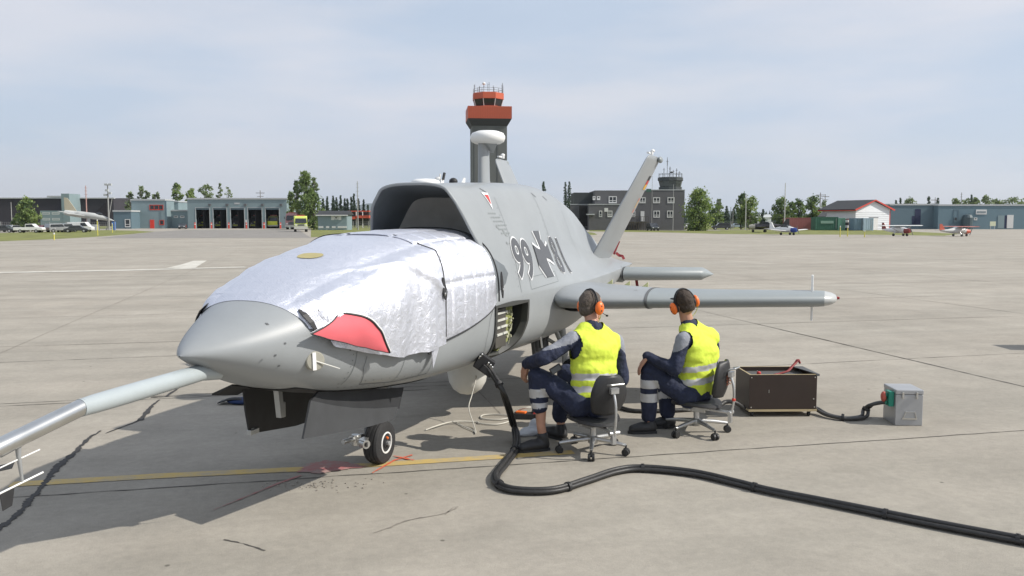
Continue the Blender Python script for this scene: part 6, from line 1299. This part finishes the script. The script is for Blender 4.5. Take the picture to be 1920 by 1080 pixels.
t=thing('blue_bin','blue bin at the corner of the fire station','bin',(px_x(212,150),150,0)); g=MB(); g.bbox((-.25,0,0),(.25,.4,1.5)); g.build('bin_body',mat('bin_blue',(.04,.16,.45),.5),t); g=MB(); g.bbox((-.28,-.03,1.503),(.28,.43,1.6)); g.build('lid',Mblk,t)
# chain link style fences
def fence(label,x0,x1,Dp,h=1.4):
    t=thing('wire_fence',label,'fence',(px_x((x0+x1)/2,Dp),Dp,0)); X0,X1=px_x(x0,Dp),px_x(x1,Dp); n_=int((X1-X0)/2.6); g=MB()
    for z in(.3,.7,1.05,h): g.bbox((X0,Dp-.012,z-.012),(X1,Dp+.012,z+.012))
    k=X0
    while k<X1: g.bbox((k,Dp-.008,.1),(k+.02,Dp+.008,h)); k+=.35
    g.build('mesh_panel',Mpole,t,world=True)
    for k in range(n_+1): x=X0+(X1-X0)*k/max(n_,1); g=MB(); g.cyl((x,Dp,0),(x,Dp,h+.1),.05,seg=6); g.build('fence_post',Mpole,t,world=True)
fence('long low wire fence behind the cars at the left',-60,215,140); fence('low wire fence between the station and the blue shed',575,720,172); fence('wire fence behind the right hand grass',1345,1475,170)
# --- trees
def leafm(name,col,tr=.35):
    m=mat(name,col,.65,var=.3,nscale=1.2); t=m.node_tree; b=t.nodes['Principled BSDF']; o_=[n for n in t.nodes if n.type=='OUTPUT_MATERIAL'][0]
    q=t.nodes.new('ShaderNodeBsdfTranslucent'); q.inputs[0].default_value=(col[0]*1.5,col[1]*1.5,col[2]*.9,1); x=t.nodes.new('ShaderNodeMixShader'); x.inputs[0].default_value=tr
    t.links.new(b.outputs[0],x.inputs[1]); t.links.new(q.outputs[0],x.inputs[2]); t.links.new(x.outputs[0],o_.inputs[0]); return m
Ml=[leafm('leaf_mid',(.15,.21,.07)),leafm('leaf_light',(.22,.28,.10)),leafm('leaf_dark',(.08,.125,.055))]
Mc=[leafm('needle_mid',(.07,.11,.07)),leafm('needle_dark',(.045,.075,.055))]
Mlf=[leafm('leaf_far',(.19,.24,.13)),leafm('leaf_far_dark',(.13,.17,.10))]
Mbark=mat('bark_pale',(.20,.18,.15),.8,var=.3); Mbarkd=mat('bark_dark',(.06,.05,.04),.8)
def leaves(g,c,n_,rad,s_,r_):
    for _ in range(n_):
        while True:
            q=Vector((r_.uniform(-1,1),r_.uniform(-1,1),r_.uniform(-1,1)))
            if q.length<1: break
        p=c+Vector((q.x*rad[0],q.y*rad[1],q.z*rad[2])); a=Vector((r_.gauss(0,1),r_.gauss(0,1),r_.gauss(0,1))).normalized(); b=a.cross(Vector((r_.gauss(0,1),r_.gauss(0,1),r_.gauss(0,1)))).normalized(); s=s_*r_.uniform(.6,1.3)
        o=len(g.v); g.v+=[p-a*s,p+b*s*.8,p+a*s,p-b*s*.8]; g.f.append((o,o+1,o+2,o+3)); g.m.append(g.mi)
def tree(label,px,Dp,ytop,wpx,shape='round',lm=None,n_=26,per=26,grp='trees beyond the airfield buildings',seed=0,base=None,bare=.22,sq=.7,ls=None):
    r_=random.Random(seed*77+int(px*10)); H=pz(ytop,Dp); x0=px_x(px,Dp); w=wpx/1600*Dp/2*(1.3 if shape!='cone' else 1.75); lm=lm or Ml
    t=thing({'round':'broadleaf_tree','birch':'birch_tree','cone':'spruce_tree'}[shape],label,'tree',(x0,Dp,0),0,grp); s=ls or max(.18,Dp/1600*1.9)
    tr=MB(); cr=MB()
    if shape=='cone':
        tr.cyl((0,0,0),(0,0,H*.97),.03*H*.5,.02,seg=6); n2=int(H*3.2)
        for k in range(n2):
            f=(k+.5)/n2; z=H*(.06+.94*f); R_=w*(1-f)**.8*(.55+.7*r_.random())+.06; m_=max(4,int(11*(1-f))+3)
            for j in range(m_):
                a=r_.random()*6.28; L=R_*r_.uniform(.6,1.1); d=Vector((math.cos(a),math.sin(a),-.25)); cr.mi=0 if r_.random()<.55 else 1
                for q in range(3): leaves(cr,Vector((0,0,z))+d*L*(q+1)/3.2,3,(s*.5,s*.5,s*.3),s*.75,r_)
    else:
        pts=[Vector((0,0,0))]; 
        for k in range(1,7): pts.append(Vector((r_.gauss(0,.04)*H*.3,r_.gauss(0,.04)*H*.3,H*.92*k/6)))
        tr.tube(pts,[max(.03,.022*H*(1-k/6.6)) for k in range(7)],7)
        for k in range(n_):
            f=(k+r_.random())/n_; z=H*(bare+(.97-bare)*f)
            pr_=(math.sin(math.pi*min(1,max(.04,(f*.86+.10))))**(sq)) if shape=='round' else (math.sin(math.pi*min(1,f*.9+.08))**.8*(1-.25*f))
            R_=w*pr_; a=r_.random()*6.28; q=R_*math.sqrt(r_.random())*.86; c=Vector((math.cos(a)*q,math.sin(a)*q,z)); 
            b_=pts[min(5,int(z/H*6))]; tr.tube([Vector((b_.x,b_.y,z*.86)),c],[.012*H*(1-f)+.02,.015],5,caps=False)
            rr=w*r_.uniform(.22,.40); cr.mi=r_.choice([0,0,1,2] if len(lm)>2 else [0,1]); leaves(cr,c,per,(rr,rr,rr*.8),s,r_)
            cr.mi=r_.choice([0,1]); leaves(cr,c,per//3,(rr*1.4,rr*1.4,rr*1.2),s*.8,r_)
    tr.build('trunk',Mbark if shape=='birch' else Mbarkd,t); cr.build('crown',lm,t); return t
i=0
tree('bushy tree in front of the left hangar',52,130,373,38,'birch',n_=44,per=34,bare=.05,sq=.5)
tree('low bush left of the tree before the hangar',33,132,404,16,'round',n_=14,bare=.05)
for px,yt,w in((245,358,18),(266,347,16),(276,356,16),(290,363,14),(297,360,10)): i+=1; tree(f'{["pale","tall narrow","thin","small","slender"][i-1]} tree rising behind the fire station tower block, number {i} from its left end' if 0 else ['pale tree at the left end behind the fire station tower block','tall narrow tree second from the left behind the tower block','thin tree third from the left behind the tower block','small tree fourth from the left behind the tower block','slender tree at the right end of the group behind the tower block'][i-1],px,205,yt,w,'birch',Mlf,n_=20,per=20,bare=.4)
tree('tall light green tree rising between the tower block and the bay hall',333,196,342,20,'birch',Ml,n_=34,per=24,bare=.25); tree('round green tree left of centre behind the bay hall',360,205,353,22,'round',Ml,n_=22,bare=.4); tree('taller round tree behind the bay hall',387,206,344,26,'round',Mlf,n_=28,bare=.4); tree('sparse spindly tree behind the middle of the bay hall',413,208,341,12,'birch',Mlf,n_=14,per=12,bare=.4); tree('thin bare looking tree right of the spindly one',428,209,349,16,'birch',Mlf,n_=14,per=10,bare=.4)
tree('pale green tree against the right end of the fire station',546,165,360,20,'birch',Ml,n_=30,per=24,bare=.1); tree('very tall dark poplar like tree behind the yellow truck',573,160,321,34,'birch',[Ml[0],Ml[0],Ml[2]],n_=70,per=44,bare=.08); tree('dark spire shaped tree left of the tall poplar',557,164,336,14,'birch',[Ml[2],Ml[0],Ml[2]],n_=34,per=26,bare=.3); tree('leaning upper tree right of the tall poplar',590,166,331,16,'birch',Mlf,n_=26,per=22,bare=.5); tree('broad lower tree between the tall poplar and the blue shed',588,158,360,36,'round',[Ml[0],Ml[0],Ml[2]],n_=40,per=30,bare=.05)
LB=['first','second','third','fourth','fifth','sixth','seventh','eighth','ninth','tenth','eleventh','twelfth']
for k,(px,yt,w) in enumerate(((606,372,10),(614,368,10),(625,367,12),(631,370,10),(639,366,9),(647,372,10),(652,372,8),(659,369,7),(664,363,9),(672,372,8),(682,374,6),(690,384,6))): tree(f'{LB[k]} spruce from the left in the dark row behind the blue shed',px,215+3*(k%3),yt,w,'cone',Mc,seed=k)
tree('small spruce showing above the intake lip, left one',748,230,330,5,'cone',Mc) if 0 else None
tree('dark spruce rising alone behind the middle of the fuselage',1019,190,340,18,'cone',Mc); tree('left one of the spruce pair beside the dark building',1060,170,341,11,'cone',Mc); tree('right one of the spruce pair beside the dark building',1067,168,340,12,'cone',Mc); tree('broad spruce low in front of the spruce pair',1072,162,372,24,'cone',Mc)
tree('full green birch right of the dark building',1310,140,357,52,'birch',[Ml[0],Ml[1],Ml[2]],n_=90,per=40,bare=.03); tree('dark bushy tree just behind the birch',1342,175,384,26,'round',[Ml[2],Ml[0],Ml[2]],n_=26,bare=.1); tree('small feathery tree behind the dark grey suv',1348,190,372,16,'birch',Mlf,n_=22,per=16,bare=.15)
tree('tall dark tree at the left of the central clump by the lamp pole',1390,160,362,22,'round',[Ml[2],Ml[0],Ml[2]],n_=34,per=34,bare=.2); tree('wide green tree right of the lamp pole',1405,158,371,36,'round',Ml,n_=44,per=34,bare=.08)
for k,(px,yt,w) in enumerate(((1362,386,12),(1376,388,12),(1430,392,12))): tree(f'{["left","middle","right"][k]} dark low tree in the line behind the parked cars',px,200,yt,w,'cone',Mc,seed=k)
tree('dark rounded tree left of the flagpole base',1465,155,372,30,'round',[Ml[2],Ml[0],Ml[0]],n_=44,per=34,bare=.06); tree('lower dark tree right of the flagpole',1481,158,380,24,'round',[Ml[2],Ml[0],Ml[2]],n_=30,bare=.06); tree('medium dark tree above the red container',1497,162,374,24,'round',[Ml[2],Ml[0],Ml[2]],n_=34,bare=.06); tree('large dark tree above the left end of the green container',1522,164,369,30,'round',[Ml[2],Ml[0],Ml[2]],n_=46,per=34,bare=.06); tree('thin tree behind the wooden power poles',1545,200,376,16,'birch',Mlf,n_=18,bare=.2)
for k,(px,yt,w,s_) in enumerate(((1679,376,7,'cone'),(1687,372,6,'cone'),(1706,373,16,'round'),(1740,369,10,'cone'),(1757,372,6,'cone'),(1790,373,16,'round'),(1820,366,8,'cone'),(1815,375,26,'round'),(1828,371,14,'round'),(1849,369,16,'round'),(1868,376,14,'round'),(1898,372,26,'round'),(1925,374,22,'round'))):
    tree(f'{(LB+["thirteenth"])[k]} treetop from the left above the roof of the long blue building',px,205+2*(k%4),yt-1,w*1.5,s_,Mc if s_=='cone' else Mlf,n_=26,per=22,bare=.35,seed=k,grp='treetops above the long blue building')
# distant forest masses that read as one
g=MB(); r_=random.Random(3)
for k in range(2600):
    px=r_.uniform(-200,2150); Dq=r_.uniform(330,380); x=px_x(px,Dq); hh=r_.uniform(3.0,5.6)+(1.5*noise.noise(Vector((px*.01,0,0)))); g.mi=r_.choice([0,1])
    n6=5; o=len(g.v); rr=r_.uniform(.7,1.5); g.v+=[Vector((x+rr*math.cos(6.28*j/n6),Dq+rr*math.sin(6.28*j/n6),0)) for j in range(n6)]+[Vector((x,Dq,hh))]; g.f+=[(o+j,o+(j+1)%n6,o+n6) for j in range(n6)]; g.m+=[g.mi]*n6
tag(g.build('distant_forest',[mat('forest_far',(.055,.080,.058),.9,var=.2),mat('forest_far_dark',(.038,.058,.046),.9,var=.2)]),kind='stuff')
# thin summer haze over the whole airfield
g=MB(); g.bbox((-6500,-3100,-20),(6500,9200,400)); hz_=g.build('haze',mat('haze_dummy',(.5,.5,.5)))
m=bpy.data.materials.new('haze_air'); m.use_nodes=True; t=m.node_tree; t.nodes.clear(); o_=t.nodes.new('ShaderNodeOutputMaterial'); v=t.nodes.new('ShaderNodeVolumePrincipled'); v.inputs['Color'].default_value=(.86,.92,1,1); v.inputs['Density'].default_value=.00010; v.inputs['Anisotropy'].default_value=.2; t.links.new(v.outputs[0],o_.inputs['Volume']); hz_.data.materials.clear(); hz_.data.materials.append(m); tag(hz_,kind='stuff')
